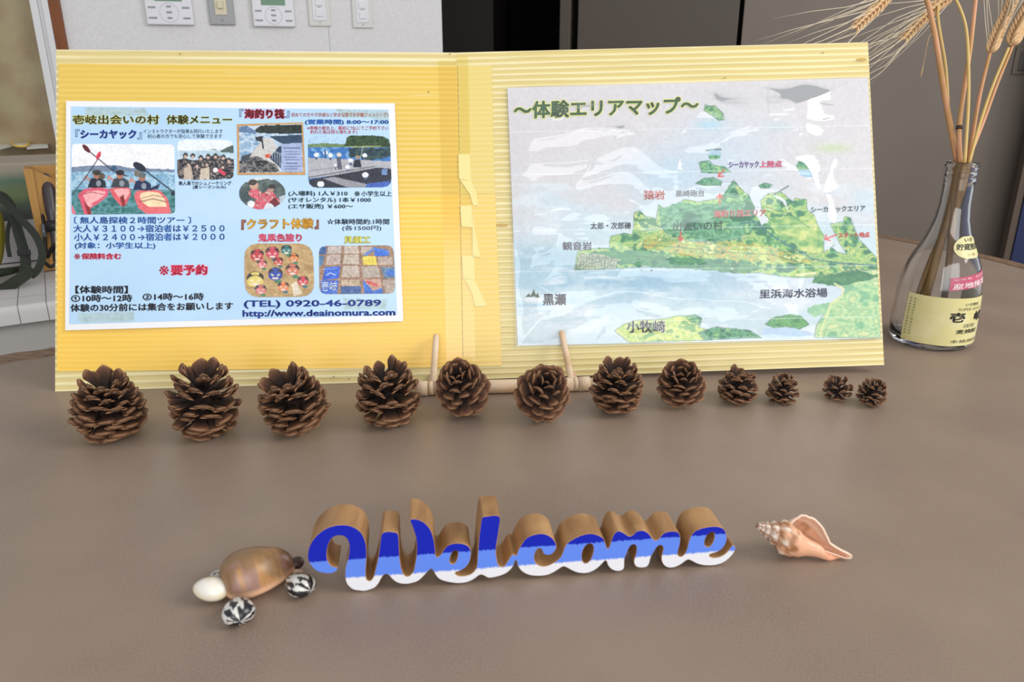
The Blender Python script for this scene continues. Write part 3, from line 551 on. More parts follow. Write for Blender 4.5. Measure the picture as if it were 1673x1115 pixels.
# ---- pictures on the menu
Dp = Dm + .0005
def pic(quad, n, m, base): return Canvas(quad, n, m, base)
cv = pic([(117, 235), (285, 236), (286, 349), (117, 351)], 116, 168, (244, 244, 246))
cv.mottle(cv.Y > 277, [(150, 190, 214), (112, 160, 192), (186, 216, 232), (140, 184, 208)], 9, 2)
cv.mottle(cv.Y > 310, [(40, 104, 104), (70, 130, 128), (104, 156, 168), (56, 116, 110)], 12, 4)
cv.poly([(117, 273), (150, 271), (185, 270), (215, 274), (286, 277), (286, 281), (117, 281)], (118, 136, 160), 1, 1.5)
for cx, pts, cc in ((0, [(127, 318), (138, 309), (160, 306), (178, 309), (176, 320), (160, 333), (148, 340), (146, 351), (138, 351), (132, 332)], (222, 92, 116)), (1, [(178, 309), (196, 305), (213, 308), (214, 318), (205, 336), (199, 338), (186, 324)], (224, 96, 104)), (2, [(219, 322), (222, 313), (240, 308), (262, 312), (274, 325), (280, 349), (240, 350), (226, 340)], (232, 110, 116))):
    cv.poly(pts, cc); q = np.array(pts, float); c0 = q.mean(0); cv.poly([tuple(c0 + (p - c0) * [.72, .6] + [2, -3]) for p in q], (246, 176, 176) if cx != 2 else (248, 220, 176))
cv.poly([(147, 340), (137, 330), (143, 351), (150, 351)], (150, 40, 44)); cv.poly([(196, 322), (200, 338), (205, 336), (202, 318)], (140, 40, 40)); cv.line([(130, 319), (150, 314), (170, 318)], 1, (150, 50, 60)); cv.line([(228, 330), (250, 325), (272, 330)], 1.2, (110, 70, 70)); cv.line([(232, 324), (250, 319), (270, 323)], 1, (150, 90, 90))
cv.poly([(117, 333), (124, 350), (117, 351)], (236, 120, 140))
for hx_, hy_, vc, hc in ((158, 286, (30, 40, 52), (60, 60, 50)), (196, 286, (60, 66, 72), (40, 34, 40)), (232, 290, (28, 46, 84), (96, 110, 112))):
    cv.poly([(hx_ - 15, hy_ + 21), (hx_ - 10, hy_ + 6), (hx_ + 2, hy_ + 3), (hx_ + 14, hy_ + 10), (hx_ + 16, hy_ + 21)], vc); cv.ell(hx_, hy_, 6, 6.5, (176, 118, 98)); cv.ell(hx_, hy_ - 4, 7, 4.5, hc); cv.ell(hx_ + 3, hy_ + 14, 4, 5, (140, 150, 160))
    cv.line([(hx_ - 12, hy_ + 8), (hx_ - 18, hy_ + 2), (hx_ - 20, hy_ + 8)], 3, (206, 140, 124))
cv.ell(167, 288, 5, 5, (92, 80, 66)); cv.ell(224, 284, 5, 5, (120, 110, 96)); cv.poly([(250, 305), (262, 300), (258, 309), (240, 312)], (30, 50, 80))
cv.line([(137, 240), (185, 280), (208, 288)], 1.6, (50, 40, 54)); cv.line([(164, 254), (140, 290), (118, 318)], 1.6, (40, 50, 64)); cv.line([(228, 272), (286, 316)], 1.8, (32, 40, 56))
cv.ell(141, 243, 9, 3.6, (104, 34, 46), rot=.8); cv.ell(161, 254, 7, 3.2, (216, 60, 84), rot=-1.1); cv.ell(228, 273, 12, 6, (34, 40, 56), rot=.55); cv.ell(186, 275, 5, 4, (52, 84, 116)); cv.ell(283, 316, 4, 4, (30, 40, 60))
cv.build('photo_print', PL, Dp, m_prs, menu, rounded(cv, 5), mw)
cv = pic([(289, 228), (381, 229), (383, 293), (290, 295)], 66, 94, (232, 240, 244)); cv.mottle(cv.Y > 246, [(200, 220, 232), (180, 206, 220)], 12, 2)
cv.poly([(359, 247), (368, 242), (382, 236), (382, 250), (362, 249)], (80, 96, 92)); cv.poly([(340, 245), (350, 243), (356, 246)], (140, 150, 150))
cv.mottle(cv.inside([(289, 262), (300, 258), (320, 262), (350, 254), (382, 260), (382, 293), (290, 293)], 2), [(24, 26, 34), (60, 60, 66), (32, 36, 44), (190, 170, 158), (30, 30, 38)], 6, 8, 4)
for x, y in ((303, 254), (315, 255), (328, 258), (340, 256), (352, 255), (365, 257), (374, 262), (322, 270), (352, 276), (308, 268), (338, 268), (364, 272)): cv.ell(x, y, 4, 4.5, (60, 62, 66)); cv.ell(x, y + 2, 2.5, 2.5, (206, 176, 160))
cv.poly([(300, 275), (312, 270), (316, 293), (300, 293)], (196, 178, 160)); cv.poly([(328, 276), (342, 273), (342, 293), (326, 293)], (204, 190, 170)); cv.ell(352, 278, 4, 4, (240, 236, 232)); cv.poly([(358, 275), (370, 283), (366, 288), (356, 280)], (206, 70, 90))
cv.build('photo_print', PL, Dp, m_prs, menu, rounded(cv, 10), mw)
cv = pic([(387, 203), (495, 200), (499, 286), (388, 286)], 84, 112, (196, 150, 96))
q = [(390, 206), (493, 203), (495, 281), (391, 282)]; cv.poly(q, (196, 212, 226)); cv.mottle(cv.inside(q) & (cv.Y > 218), [(150, 180, 206), (206, 220, 232), (120, 156, 190)], 11, 3)
cv.poly([(390, 208), (402, 205), (418, 214), (418, 219), (390, 216)], (96, 124, 160)); cv.mottle(cv.inside([(417, 212), (425, 205), (493, 204), (493, 218), (470, 219), (440, 218), (418, 217)], 1), [(24, 34, 30), (40, 54, 46)], 5, 3)
cv.poly([(440, 223), (493, 220), (494, 240), (470, 238), (455, 232)], (40, 66, 92)); cv.poly([(430, 226), (444, 226), (458, 250), (456, 282), (392, 282), (392, 268), (410, 250), (420, 240)], (204, 200, 196))
cv.mottle(cv.inside([(391, 262), (420, 255), (450, 268), (458, 282), (391, 282)], 3), [(30, 34, 40), (150, 146, 142), (52, 54, 60)], 7, 4, 4); cv.poly([(395, 255), (412, 250), (405, 262), (392, 265)], (60, 70, 80))
cv.poly([(417, 224), (430, 222), (428, 232), (418, 230)], (40, 44, 56)); cv.line([(428, 228), (430, 242)], 2.5, (40, 44, 56)); cv.poly([(432, 253), (442, 251), (444, 258), (434, 258)], (206, 92, 60)); cv.poly([(455, 240), (462, 238), (462, 278), (440, 258)], (40, 60, 84))
for i in range(6): cv.line([(441 + i * 4, 244 + i * 2), (441 + i * 4, 256 + i * 4)], .8, (190, 196, 204))
cv.line([(441, 244), (463, 254)], 1, (206, 210, 216)); cv.poly([(460, 235), (493, 234), (494, 280), (459, 280)], (164, 178, 214))
for i, y in enumerate((242, 248, 252, 257, 261, 267, 272, 276)): cv.line([(464 + (i % 3) * 2, y), (490 - (i % 2) * 4, y)], 1.4 if i in (0, 5) else .9, (66, 72, 110))
cv.line([(389, 204), (494, 201.5), (497, 284), (390, 284.5), (389, 204)], 2.6, (198, 152, 96)); cv.build('photo_print', PL, Dp, m_prs, menu, None, mw)
cv = pic([(503, 222), (637, 221), (640, 306), (504, 307)], 88, 136, (176, 208, 232)); cv.poly([(503, 236), (530, 234), (565, 236), (640, 237), (640, 245), (503, 244)], (110, 136, 96))
cv.mottle(cv.inside([(562, 240), (566, 225), (575, 221), (625, 222), (637, 228), (638, 241), (600, 239)], 1.5), [(36, 62, 36), (60, 88, 50), (28, 48, 34)], 6, 2); cv.line([(565, 240), (622, 239)], 1, (200, 196, 140))
cv.mottle(cv.Y > 241, [(60, 124, 190), (44, 104, 176), (120, 170, 214)], 8, 5); cv.mottle(cv.inside([(570, 243), (640, 242), (640, 256), (600, 262), (570, 256)], 2), [(26, 50, 66), (56, 86, 80)], 6, 3)
cv.poly([(503, 258), (560, 260), (640, 264), (640, 276), (612, 278), (504, 292)], (176, 176, 182)); cv.line([(504, 290), (612, 272)], 1.6, (90, 90, 100)); cv.line([(503, 280), (590, 268)], .8, (120, 120, 128)); cv.poly([(504, 294), (616, 274), (640, 276), (640, 307), (504, 307)], (38, 42, 56))
cv.poly([(528, 292), (545, 289), (604, 302), (600, 307), (570, 307)], (150, 150, 158)); cv.poly([(600, 300), (636, 296), (640, 307), (596, 307)], (60, 96, 180))
for x, y, s_ in ((517, 253, 1), (532, 250, 1), (540, 254, 1), (596, 254, 1), (573, 262, 1), (568, 273, 1), (597, 286, 1.3), (548, 270, .6), (524, 301, 1.4)): cv.ell(x, y, 4 * s_, 3.4 * s_, (232, 236, 240)); cv.ell(x, y + 6, 2 * s_, 2, (70, 90, 120))
cv.poly([(550, 258), (556, 256), (559, 276), (552, 278)], (84, 88, 104)); cv.ell(554, 253, 4, 3.4, (220, 214, 200)); cv.poly([(578, 262), (588, 260), (591, 274), (577, 274)], (34, 40, 54)); cv.ell(584, 257, 4, 3, (160, 140, 120)); cv.line([(531, 246), (532, 257)], 3, (50, 90, 140)); cv.line([(593, 240), (588, 262)], .7, (220, 225, 225)); cv.poly([(623, 277), (633, 276), (633, 286), (624, 286)], (110, 140, 190))
cv.build('photo_print', PL, Dp, m_prs, menu, rounded(cv, 12), mw)
cv = pic([(390, 289), (467, 289), (467, 343), (390, 343)], 60, 84, (214, 222, 226)); E_ = ((cv.X - 428.5) / 38.5) ** 2 + ((cv.Y - 316) / 27) ** 2 < 1
cv.mottle(cv.inside([(390, 306), (400, 298), (440, 292), (467, 296), (467, 330), (390, 330)], 2), [(66, 80, 80), (96, 112, 108)], 8, 3); cv.poly([(390, 312), (410, 312), (410, 343), (390, 343)], (60, 76, 82), .8)
cv.mottle(cv.inside([(405, 313), (418, 306), (430, 316), (440, 310), (450, 318), (462, 338), (436, 332), (430, 343), (412, 343), (418, 325), (406, 320)], 2), [(206, 60, 84), (228, 130, 140), (170, 40, 60), (220, 190, 180)], 5, 4); cv.ell(415, 303, 7, 7, (206, 160, 140)); cv.ell(413, 298, 7, 5, (66, 58, 52)); cv.ell(443, 309, 5, 5, (180, 140, 124)); cv.ell(444, 305, 6, 4, (50, 44, 44))
cv.ell(410, 334, 6, 6, (236, 238, 240)); cv.poly([(440, 330), (450, 322), (459, 336), (450, 340)], (110, 30, 44)); cv.poly([(456, 322), (467, 318), (467, 334), (458, 334)], (186, 196, 206)); cv.build('photo_print', PL, Dp, m_prs, menu, E_, mw)
cv = pic([(399, 398), (511, 398), (514, 485), (400, 486)], 90, 116, (186, 152, 100)); cv.mottle(np.ones(cv.X.shape, bool), [(172, 138, 86), (196, 164, 112), (182, 148, 96)], 18, 2)
cv.C += (nz(cv.X, cv.Y * 12, 30, 6)[..., None] - .5) * 22
for x, y, r, c_ in ((420, 418, 11, (196, 56, 66)), (445, 414, 11, (206, 66, 88)), (468, 409, 9, (52, 120, 118)), (417, 458, 14, (226, 206, 110)), (450, 449, 12, (40, 72, 160)), (478, 442, 11, (206, 116, 88)), (428, 432, 8, (222, 120, 120)), (455, 428, 8, (196, 70, 72)), (480, 422, 8, (224, 130, 62)), (426, 474, 9, (214, 120, 116)), (463, 469, 9, (226, 132, 84)), (495, 460, 9, (206, 70, 80))):
    cv.ell(x, y - r * .25, r, r * .75, (48, 36, 36)); cv.ell(x, y + r * .15, r * .95, r * .65, c_); cv.ell(x - r * .42, y + r * .05, r * .22, r * .13, (236, 224, 206), .8, .5); cv.ell(x + r * .42, y + r * .05, r * .22, r * .13, (236, 224, 206), .8, -.5); cv.ell(x, y - r * .75, r * .5, r * .2, c_); cv.ell(x, y + r * .5, r * .45, r * .15, (232, 214, 200)); cv.ell(x + r * .4, y + r * .95, r * .5, r * .25, (60, 110, 120) if int(x) % 2 else (70, 130, 90))
cv.poly([(476, 465), (484, 460), (494, 480), (480, 484)], (232, 222, 204), .8); cv.build('photo_print', PL, Dp, m_prs, menu, rounded(cv, 20), mw)
cv = pic([(521, 402), (643, 401), (646, 480), (522, 481)], 84, 126, (150, 116, 92))
TL_ = [((521, 403), (534, 403), (532, 416), (521, 416), (50, 90, 150)), ((537, 403), (558, 402), (557, 414), (534, 415), (184, 172, 164)), ((563, 402), (585, 402), (586, 414), (562, 415), (198, 182, 168)), ((590, 404), (610, 404), (600, 417), (590, 417), (190, 172, 158)), ((611, 405), (632, 408), (637, 418), (612, 419), (40, 104, 206)), ((521, 419), (530, 418), (527, 433), (521, 436), (70, 120, 160)), ((534, 417), (557, 416), (555, 432), (532, 433), (186, 168, 158)), ((562, 417), (586, 416), (587, 432), (560, 432), (192, 176, 160)), ((592, 419), (614, 419), (616, 433), (594, 433), (232, 208, 80)), ((616, 420), (640, 420), (643, 433), (618, 433), (180, 160, 146)), ((531, 437), (556, 435), (553, 455), (527, 458), (40, 96, 206)), ((560, 435), (586, 434), (587, 452), (558, 454), (190, 172, 158)), ((591, 436), (618, 435), (622, 453), (593, 454), (176, 162, 148)), ((622, 437), (645, 437), (645, 455), (628, 455), (90, 120, 150)), ((524, 459), (553, 458), (551, 480), (524, 480), (44, 100, 200)), ((558, 457), (588, 457), (590, 480), (557, 480), (60, 92, 150)), ((593, 457), (621, 456), (626, 480), (595, 480), (52, 110, 200)), ((625, 458), (646, 457), (646, 480), (630, 480), (170, 152, 138))]
for a_, b_2, c_, d_, cc in TL_: cv.poly([a_, b_2, c_, d_], cc)
cv.poly([(558, 457), (588, 457), (589, 468), (558, 468)], (190, 168, 140)); cv.poly([(593, 457), (621, 456), (624, 470), (610, 476)], (196, 150, 130)); cv.line([(600, 461), (615, 466)], 4, (206, 70, 70)); cv.line([(597, 417), (612, 406), (634, 412)], 4, (60, 120, 214), .8); cv.ell(638, 446, 8, 5, (50, 110, 200))
cv.C += (nz(cv.X, cv.Y, 3, 6, 2)[..., None] - .5) * 60; cv.line([(533, 450), (540, 446), (548, 450)], 1.2, (236, 240, 250)); cv.line([(527, 440), (550, 439)], 1, (214, 226, 250), .7)
cv.build('photo_print', PL, Dp, m_prs, menu, rounded(cv, 9), mw)
text('壱岐', 525, 551, 460, 476, (226, 236, 250), PL, Dp + .0004, menu, wave=mw)
# ================================================================== MAP SHEET
mp_ = thing('map_sheet', 'watercolour island area map in clear film on the right half of the board', 'poster', PR.hit(1130, 350, .003))
mwv = lambda X, Y: .0008 * (nz(X, Y, 120, 31) - .3)
cv = Canvas([(829, 143.5), (1418, 127), (1439, 553), (846, 565)], 372, 512, (216, 213, 215))
X, Y = cv.X, cv.Y; al = np.ones(X.shape, bool)
N1 = nz(X, Y * 2.2, 90, 3, 4); cv.put(np.clip((Y - 250) / 110, 0, 1) * np.clip((N1 - .3) * 2, 0, 1), (200, 224, 234)); cv.put(np.clip((Y - 350) / 60, 0, 1), (204, 226, 234), .8)
cv.put(np.exp(-((Y - 455 - (N1 - .5) * 40) / 26) ** 2) * np.clip(1.2 - np.abs(X - 1060) / 330, 0, 1), (150, 190, 212), .9); cv.put(np.exp(-((Y - 420) / 20) ** 2) * (X < 960), (150, 186, 204), .6); cv.put(np.clip((nz(X, Y * 2.4, 50, 91, 4) - .5) * 5, 0, 1) * (Y > 300), (226, 238, 242), .55)
cv.put(np.exp(-(((X - 1180) / 90) ** 2 + ((Y - 250) / 60) ** 2)), (196, 216, 232), .6); cv.put(np.exp(-(((X - 1100) / 80) ** 2 + ((Y - 285) / 40) ** 2)), (184, 212, 230), .7)
cv.put(np.exp(-(((X - 1300) / 130) ** 2 + ((Y - 470) / 30) ** 2)), (214, 224, 234), .8); cv.put(np.clip((nz(X, Y * 3, 60, 77, 4) - .58) * 6, 0, 1) * (Y > 440), (236, 242, 246), .7)
G1 = [(46, 122, 88), (80, 156, 104), (134, 190, 112), (200, 218, 128), (116, 178, 114), (224, 226, 140), (66, 142, 98)]; G2 = [(44, 118, 90), (82, 156, 116), (124, 186, 142), (66, 140, 100), (156, 204, 136)]
def land(pts, pal, s=16, sd=1, jit=2.5, edge=True):
    M = cv.inside(pts, jit, sd); cv.mottle(M, pal, s, sd, 3.2)
    if edge: cv.line(pts + pts[:1], .9, (44, 84, 80), .65)
def water(pts, c=(206, 226, 236), a=1): cv.put(cv.inside(pts, 2), c, a)
land([(938, 441), (944, 412), (960, 407), (995, 406), (998, 386), (1020, 381), (1034, 384), (1036, 348), (1044, 344), (1056, 354), (1072, 357), (1076, 334), (1090, 345), (1104, 334), (1118, 326), (1140, 330), (1165, 326), (1185, 322), (1190, 306), (1198, 294), (1210, 308), (1224, 320), (1232, 338), (1240, 356), (1250, 366), (1242, 328), (1256, 316), (1276, 314), (1296, 330), (1298, 324), (1318, 326), (1318, 342), (1330, 352), (1340, 376), (1346, 384), (1346, 412), (1358, 404), (1368, 412), (1384, 416), (1374, 402), (1362, 378), (1356, 366), (1378, 362), (1380, 354), (1390, 356), (1396, 372), (1404, 392), (1420, 408), (1434, 424), (1436, 440), (1400, 446), (1340, 452), (1310, 454), (1280, 452), (1240, 446), (1200, 446), (1160, 440), (1100, 438), (1060, 436), (1010, 438), (980, 440)], G1, 17, 4)
cv.mottle(cv.inside([(1076, 340), (1110, 332), (1170, 330), (1196, 300), (1215, 330), (1240, 372), (1200, 392), (1140, 396), (1100, 388), (1080, 372)], 3), G2, 20, 9); cv.mottle(cv.inside([(960, 412), (1050, 408), (1100, 420), (1200, 425), (1260, 440), (1200, 446), (1100, 438), (1000, 432)], 4), [(40, 120, 92), (90, 160, 104), (60, 136, 98)], 12, 14)
cv.mottle(cv.inside([(1060, 385), (1150, 396), (1240, 398), (1300, 415), (1340, 430), (1250, 430), (1120, 418), (1040, 402)], 4), [(206, 214, 120), (140, 186, 106), (214, 184, 92), (90, 156, 96), (226, 226, 150)], 12, 15)
cv.mottle(cv.inside([(1250, 356), (1330, 352), (1344, 382), (1344, 415), (1320, 412), (1270, 385)], 3), [(214, 222, 140), (160, 200, 120), (110, 172, 104)], 13, 16)
cv.mottle(cv.inside([(939, 440), (946, 414), (985, 416), (1010, 424), (1005, 438)], 2), [(172, 186, 160), (110, 130, 110), (196, 204, 170)], 4, 17, 4)
for x in range(944, 1008, 5): cv.line([(x, 418 + (x % 3)), (x - 2, 440)], .9, (70, 90, 80), .7)
for pts in ([(1232, 345), (1245, 368), (1256, 360), (1240, 338)], [(1262, 318), (1282, 335), (1290, 345), (1282, 326)], [(1348, 390), (1352, 410), (1362, 398), (1356, 384)]): water(pts, (222, 230, 238))
for q in ([(1080, 372), (1104, 350), (1140, 344), (1170, 336), (1198, 300)], [(1120, 392), (1150, 362), (1180, 352), (1204, 318)], [(1200, 300), (1212, 340), (1240, 374)], [(960, 424), (1040, 418), (1120, 430), (1200, 436), (1300, 440)], [(1050, 400), (1110, 404), (1180, 412), (1260, 416), (1330, 436)], [(1256, 340), (1290, 350), (1322, 372)], [(1040, 356), (1060, 372), (1078, 360)]): cv.line(q, 1.3, (40, 96, 84), .55)
cv.line([(1210, 366), (1235, 362), (1262, 386), (1300, 408), (1330, 424), (1370, 430), (1436, 434)], 2.2, (52, 104, 140), .7); cv.line([(1040, 380), (1080, 372), (1100, 392), (1160, 396), (1230, 388)], 1.6, (96, 140, 160), .6)
for i in range(70):
    x = random.uniform(1000, 1430); y = random.uniform(395, 446); cv.ell(x, y, random.uniform(1, 3), random.uniform(.7, 1.6), random.choice([(30, 84, 64), (206, 168, 80), (40, 100, 76), (226, 226, 170)]), .8)
for x in range(1380, 1436, 9): cv.line([(x, 442 - x % 4), (x + 6, 443)], 3, (60, 100, 130), .6)
land([(1328, 452), (1370, 446), (1438, 440), (1439, 552), (1330, 552), (1334, 532), (1346, 512), (1356, 496), (1372, 486), (1382, 474), (1374, 464), (1350, 460)], [(130, 190, 146), (170, 212, 156), (206, 228, 172), (148, 200, 150), (218, 228, 170)], 17, 22)
cv.mottle(cv.inside([(1326, 462), (1332, 452), (1400, 442), (1438, 450), (1420, 458), (1370, 468)], 2), [(50, 122, 84), (84, 150, 96)], 9, 8)
cv.line([(1364, 464), (1378, 472), (1376, 484), (1358, 496), (1340, 545)], 3.5, (226, 232, 170), .9); cv.line([(1302, 450), (1332, 446)], 4, (240, 236, 190), .9)
land([(1152, 170), (1160, 174), (1168, 172), (1182, 186), (1184, 196), (1174, 196), (1158, 186), (1150, 180)], [(58, 130, 96), (150, 190, 120), (70, 140, 100)], 7, 5); land([(1302, 270), (1306, 262), (1322, 260), (1334, 266), (1335, 276), (1304, 278)], G2, 8, 6); water([(1304, 279), (1335, 277), (1330, 290), (1308, 288)], (150, 196, 226), .8)
land([(1142, 266), (1158, 262), (1166, 270), (1186, 274), (1194, 281), (1172, 283), (1146, 282)], G2, 8, 7); land([(1136, 300), (1150, 292), (1166, 290), (1180, 297), (1178, 303), (1150, 303)], G2, 8, 8); land([(1156, 254), (1178, 252), (1176, 260), (1160, 261)], G2, 6, 9, 1.5, False); cv.line([(1154, 246), (1178, 244)], 2.2, (70, 96, 96)); water([(1160, 246), (1178, 246), (1178, 253), (1160, 254)], (160, 200, 222), .8); land([(1240, 303), (1250, 299), (1262, 302), (1256, 308), (1242, 308)], G2, 6, 12, 1.5)
cv.line([(1265, 318), (1288, 304)], 2.2, (70, 90, 84), .8); cv.line([(1330, 156), (1332, 168), (1362, 172)], 1, (120, 124, 130), .8); cv.line([(1254, 150), (1256, 190)], 1, (170, 186, 190), .7); cv.put(np.exp(-(((X - 1272) / 26) ** 2 + ((Y - 208) / 10) ** 2)), (190, 212, 222), .5); cv.put(np.exp(-(((X - 1160) / 22) ** 2 + ((Y - 204) / 9) ** 2)), (170, 214, 232), .8); cv.put(np.exp(-(((X - 1360) / 26) ** 2 + ((Y - 242) / 7) ** 2)), (196, 214, 170), .9)
land([(1004, 541), (1018, 531), (1040, 524), (1080, 522), (1110, 516), (1136, 516), (1146, 524), (1140, 534), (1156, 540), (1160, 556), (1028, 560)], [(222, 232, 130), (180, 210, 110), (232, 236, 150), (120, 176, 100)], 14, 26); land([(1140, 544), (1170, 534), (1200, 538), (1225, 540), (1244, 552), (1150, 556)], G2, 9, 27); land([(1120, 518), (1136, 514), (1146, 520), (1144, 532), (1128, 526)], G2, 6, 28)
land([(1250, 530), (1262, 520), (1290, 514), (1306, 516), (1322, 530), (1306, 538), (1284, 534), (1264, 536)], [(70, 140, 96), (120, 184, 110), (90, 160, 110)], 8, 29); water([(1245, 536), (1300, 536), (1330, 545), (1310, 552), (1248, 552)], (186, 214, 240), .8)
land([(1318, 508), (1330, 498), (1356, 494), (1350, 512), (1330, 518)], [(130, 190, 150), (170, 214, 170)], 8, 30, 3, False)
for pts in ([(858, 486), (864, 479), (868, 486)], [(866, 486), (872, 472), (876, 484)], [(874, 486), (878, 478), (882, 486)]): cv.poly(pts, (92, 104, 84))
cv.ell(870, 490, 14, 3.5, (234, 238, 240)); cv.line([(848, 500), (900, 498)], 5, (150, 192, 214), .5)
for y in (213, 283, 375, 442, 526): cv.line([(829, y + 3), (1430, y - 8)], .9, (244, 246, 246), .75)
for x in range(1412, 1420): pass
cv.C += (nz(X, Y, 4, 50, 2)[..., None] - .5) * 14
for pts in ([(1183, 277), (1174, 289)], [(1174, 289), (1182, 288)], [(1174, 289), (1175, 282)], [(1176, 318), (1176, 333)], [(1176, 318), (1171, 323)], [(1176, 318), (1181, 323)], [(1112, 379), (1112, 393)], [(1112, 393), (1108, 388)], [(1112, 393), (1116, 388)], [(1366, 384), (1348, 391)], [(1348, 391), (1356, 393)], [(1348, 391), (1350, 384)]): cv.line(list(pts), 2.2, (224, 82, 74))
cv.build('map_print', PR, .0022, mat('watercolour print', attr=True, rough=.55), mp_, None, mwv)
Dx = .0026
def pt(s, x0, x1, yt, yb, c, **k): return text(s, x0, x1, yt, yb, c, PR, Dx, mp_, wave=mwv, **k)
DG = (38, 82, 34)
pt('～体験エリアマップ～', 839, 1142, 166, 195, (28, 84, 28), bold=.026, glow=(240, 236, 130), gw=.034, slope=-.03)
pt('シーカヤック', 1191, 1240, 264, 275, (132, 110, 176), bold=.03, slope=-.02); pt('上陸点', 1241, 1278, 263, 274, (232, 96, 140), bold=.03, slope=-.02)
pt('シーカヤックエリア', 1325, 1414, 338, 348, (44, 104, 132), bold=.015, slope=-.03); pt('スタート地点', 1370, 1421, 380, 389, (232, 92, 84), bold=.03, slope=-.02)
pt('海釣り筏エリア', 1166, 1252, 344, 356, (214, 84, 76), bold=.015, slope=-.03, glow=(240, 214, 200), gw=.02); pt('出会いの村', 1100, 1181, 362, 378, (66, 102, 92), slope=-.02)
pt('猿岩', 1052, 1086, 311, 326, (216, 96, 84), bold=.0, glow=(246, 226, 222), gw=.03); pt('黒崎砲台', 1104, 1151, 311, 322, (110, 116, 118), slope=-.02)
pt('太郎・次郎礫', 965, 1031, 363, 375, (56, 62, 78)); pt('観音岩', 919, 967, 395, 409, (56, 66, 82), bold=.012); pt('黒瀬', 887, 925, 480, 499, (40, 42, 56), bold=.02); pt('小牧崎', 1024, 1087, 524, 544, (66, 70, 62), bold=.01, glow=(220, 226, 220), gw=.02)
pt('里浜海水浴場', 1241, 1352, 473, 488, (50, 52, 88), bold=.012, slope=-.02)
# crinkled clear film over the map
fx = Canvas([(826, 141), (1421, 124), (1443, 556), (843, 568)], 210, 300, (0, 0, 0)); X, Y = fx.X, fx.Y
def ridge(s, sd, ky=2.2, p=2): 
    a = nz(X + 150 * nz(X, Y, 170, sd + 5, 2), (Y + 70 * nz(X, Y, 130, sd + 15, 2)) * ky, s, sd, 2); return (1 - np.abs(2 * a - 1)) ** p
hgt = .0042 * ridge(190, 3, 2.0, 2) + .0020 * ridge(90, 7, 1.5, 3) + .0024 * ridge(160, 27, .8, 5) + .0020 * nz(X, Y * 1.4, 140, 12, 2) + .00005 * np.cos(fx.V * 53 * 2 * math.pi) * nz(X, Y, 60, 44, 2)
edge = np.clip(np.minimum(np.minimum(fx.U * 12, (1 - fx.U) * 4), np.minimum(fx.V, 1 - fx.V) * 8), 0, 1); edge = edge * edge * (3 - 2 * edge)
m_film = film('crinkled clear film', .06, .0, haze=.05, ior=1.58)
gridmesh('clear_film', PR.hits(X, Y, (.0034 + hgt * edge).ravel()), 210, 300, m_film, mp_)
# ================================================================== WOODEN STAND
stand = thing('display_stand', 'pale wooden dowel stand with two prongs holding the board', 'stand', ground(825, 640))
m_dw = mat('pale beech dowel', (226, 202, 172), .45, .4, noise=(30, (206, 172, 134), .4, .6, (.2, 1, 1)))
rr = .0068
def onr(x, y, z=T + rr): return ground(x, y, z)
ra, rb = onr(682, 636), onr(972, 627)
tube('rail', [onr(708, 634.5), onr(936, 628.5)], rr, m_dw, stand, 20)
tube('rail_end', [onr(681, 635.5), onr(699, 635)], rr * 1.08, m_dw, stand, 20); tube('joint_block', [onr(700, 635), onr(707.5, 634.7)], rr * 1.0, m_dw, stand, 20)
tube('rail_end', [onr(944, 628), onr(963, 627)], rr * 1.08, m_dw, stand, 20); tube('joint_block', [onr(936.5, 628.4), onr(943.5, 628)], rr * 1.0, m_dw, stand, 20); tube('rail_tip', [onr(963.5, 627), onr(978, 626.5)], rr * .8, m_dw, stand, 16)
for (xt, yt), (xb, yb), pl in (((713, 547), (707, 628), PL), ((917, 541), (935, 622), PR)):
    b_ = onr(xb, yb + 6); t_ = pl.hit(xt, yt, .0085)
    pts = np.array([b_ + (t_ - b_) * q for q in (0, .3, .7, .95, .985, 1.0)]); tube('prong', pts, [.0036, .0034, .0032, .0031, .0027, .0015], m_dw, stand, 12)
for xb in (703, 940): # feet run back under the board
    b_ = onr(xb, 632, T + .004); tube('foot', [b_ + np.array([0, .008, 0]), b_ + np.array([0, .10, .0])], .0038, m_dw, stand, 10)
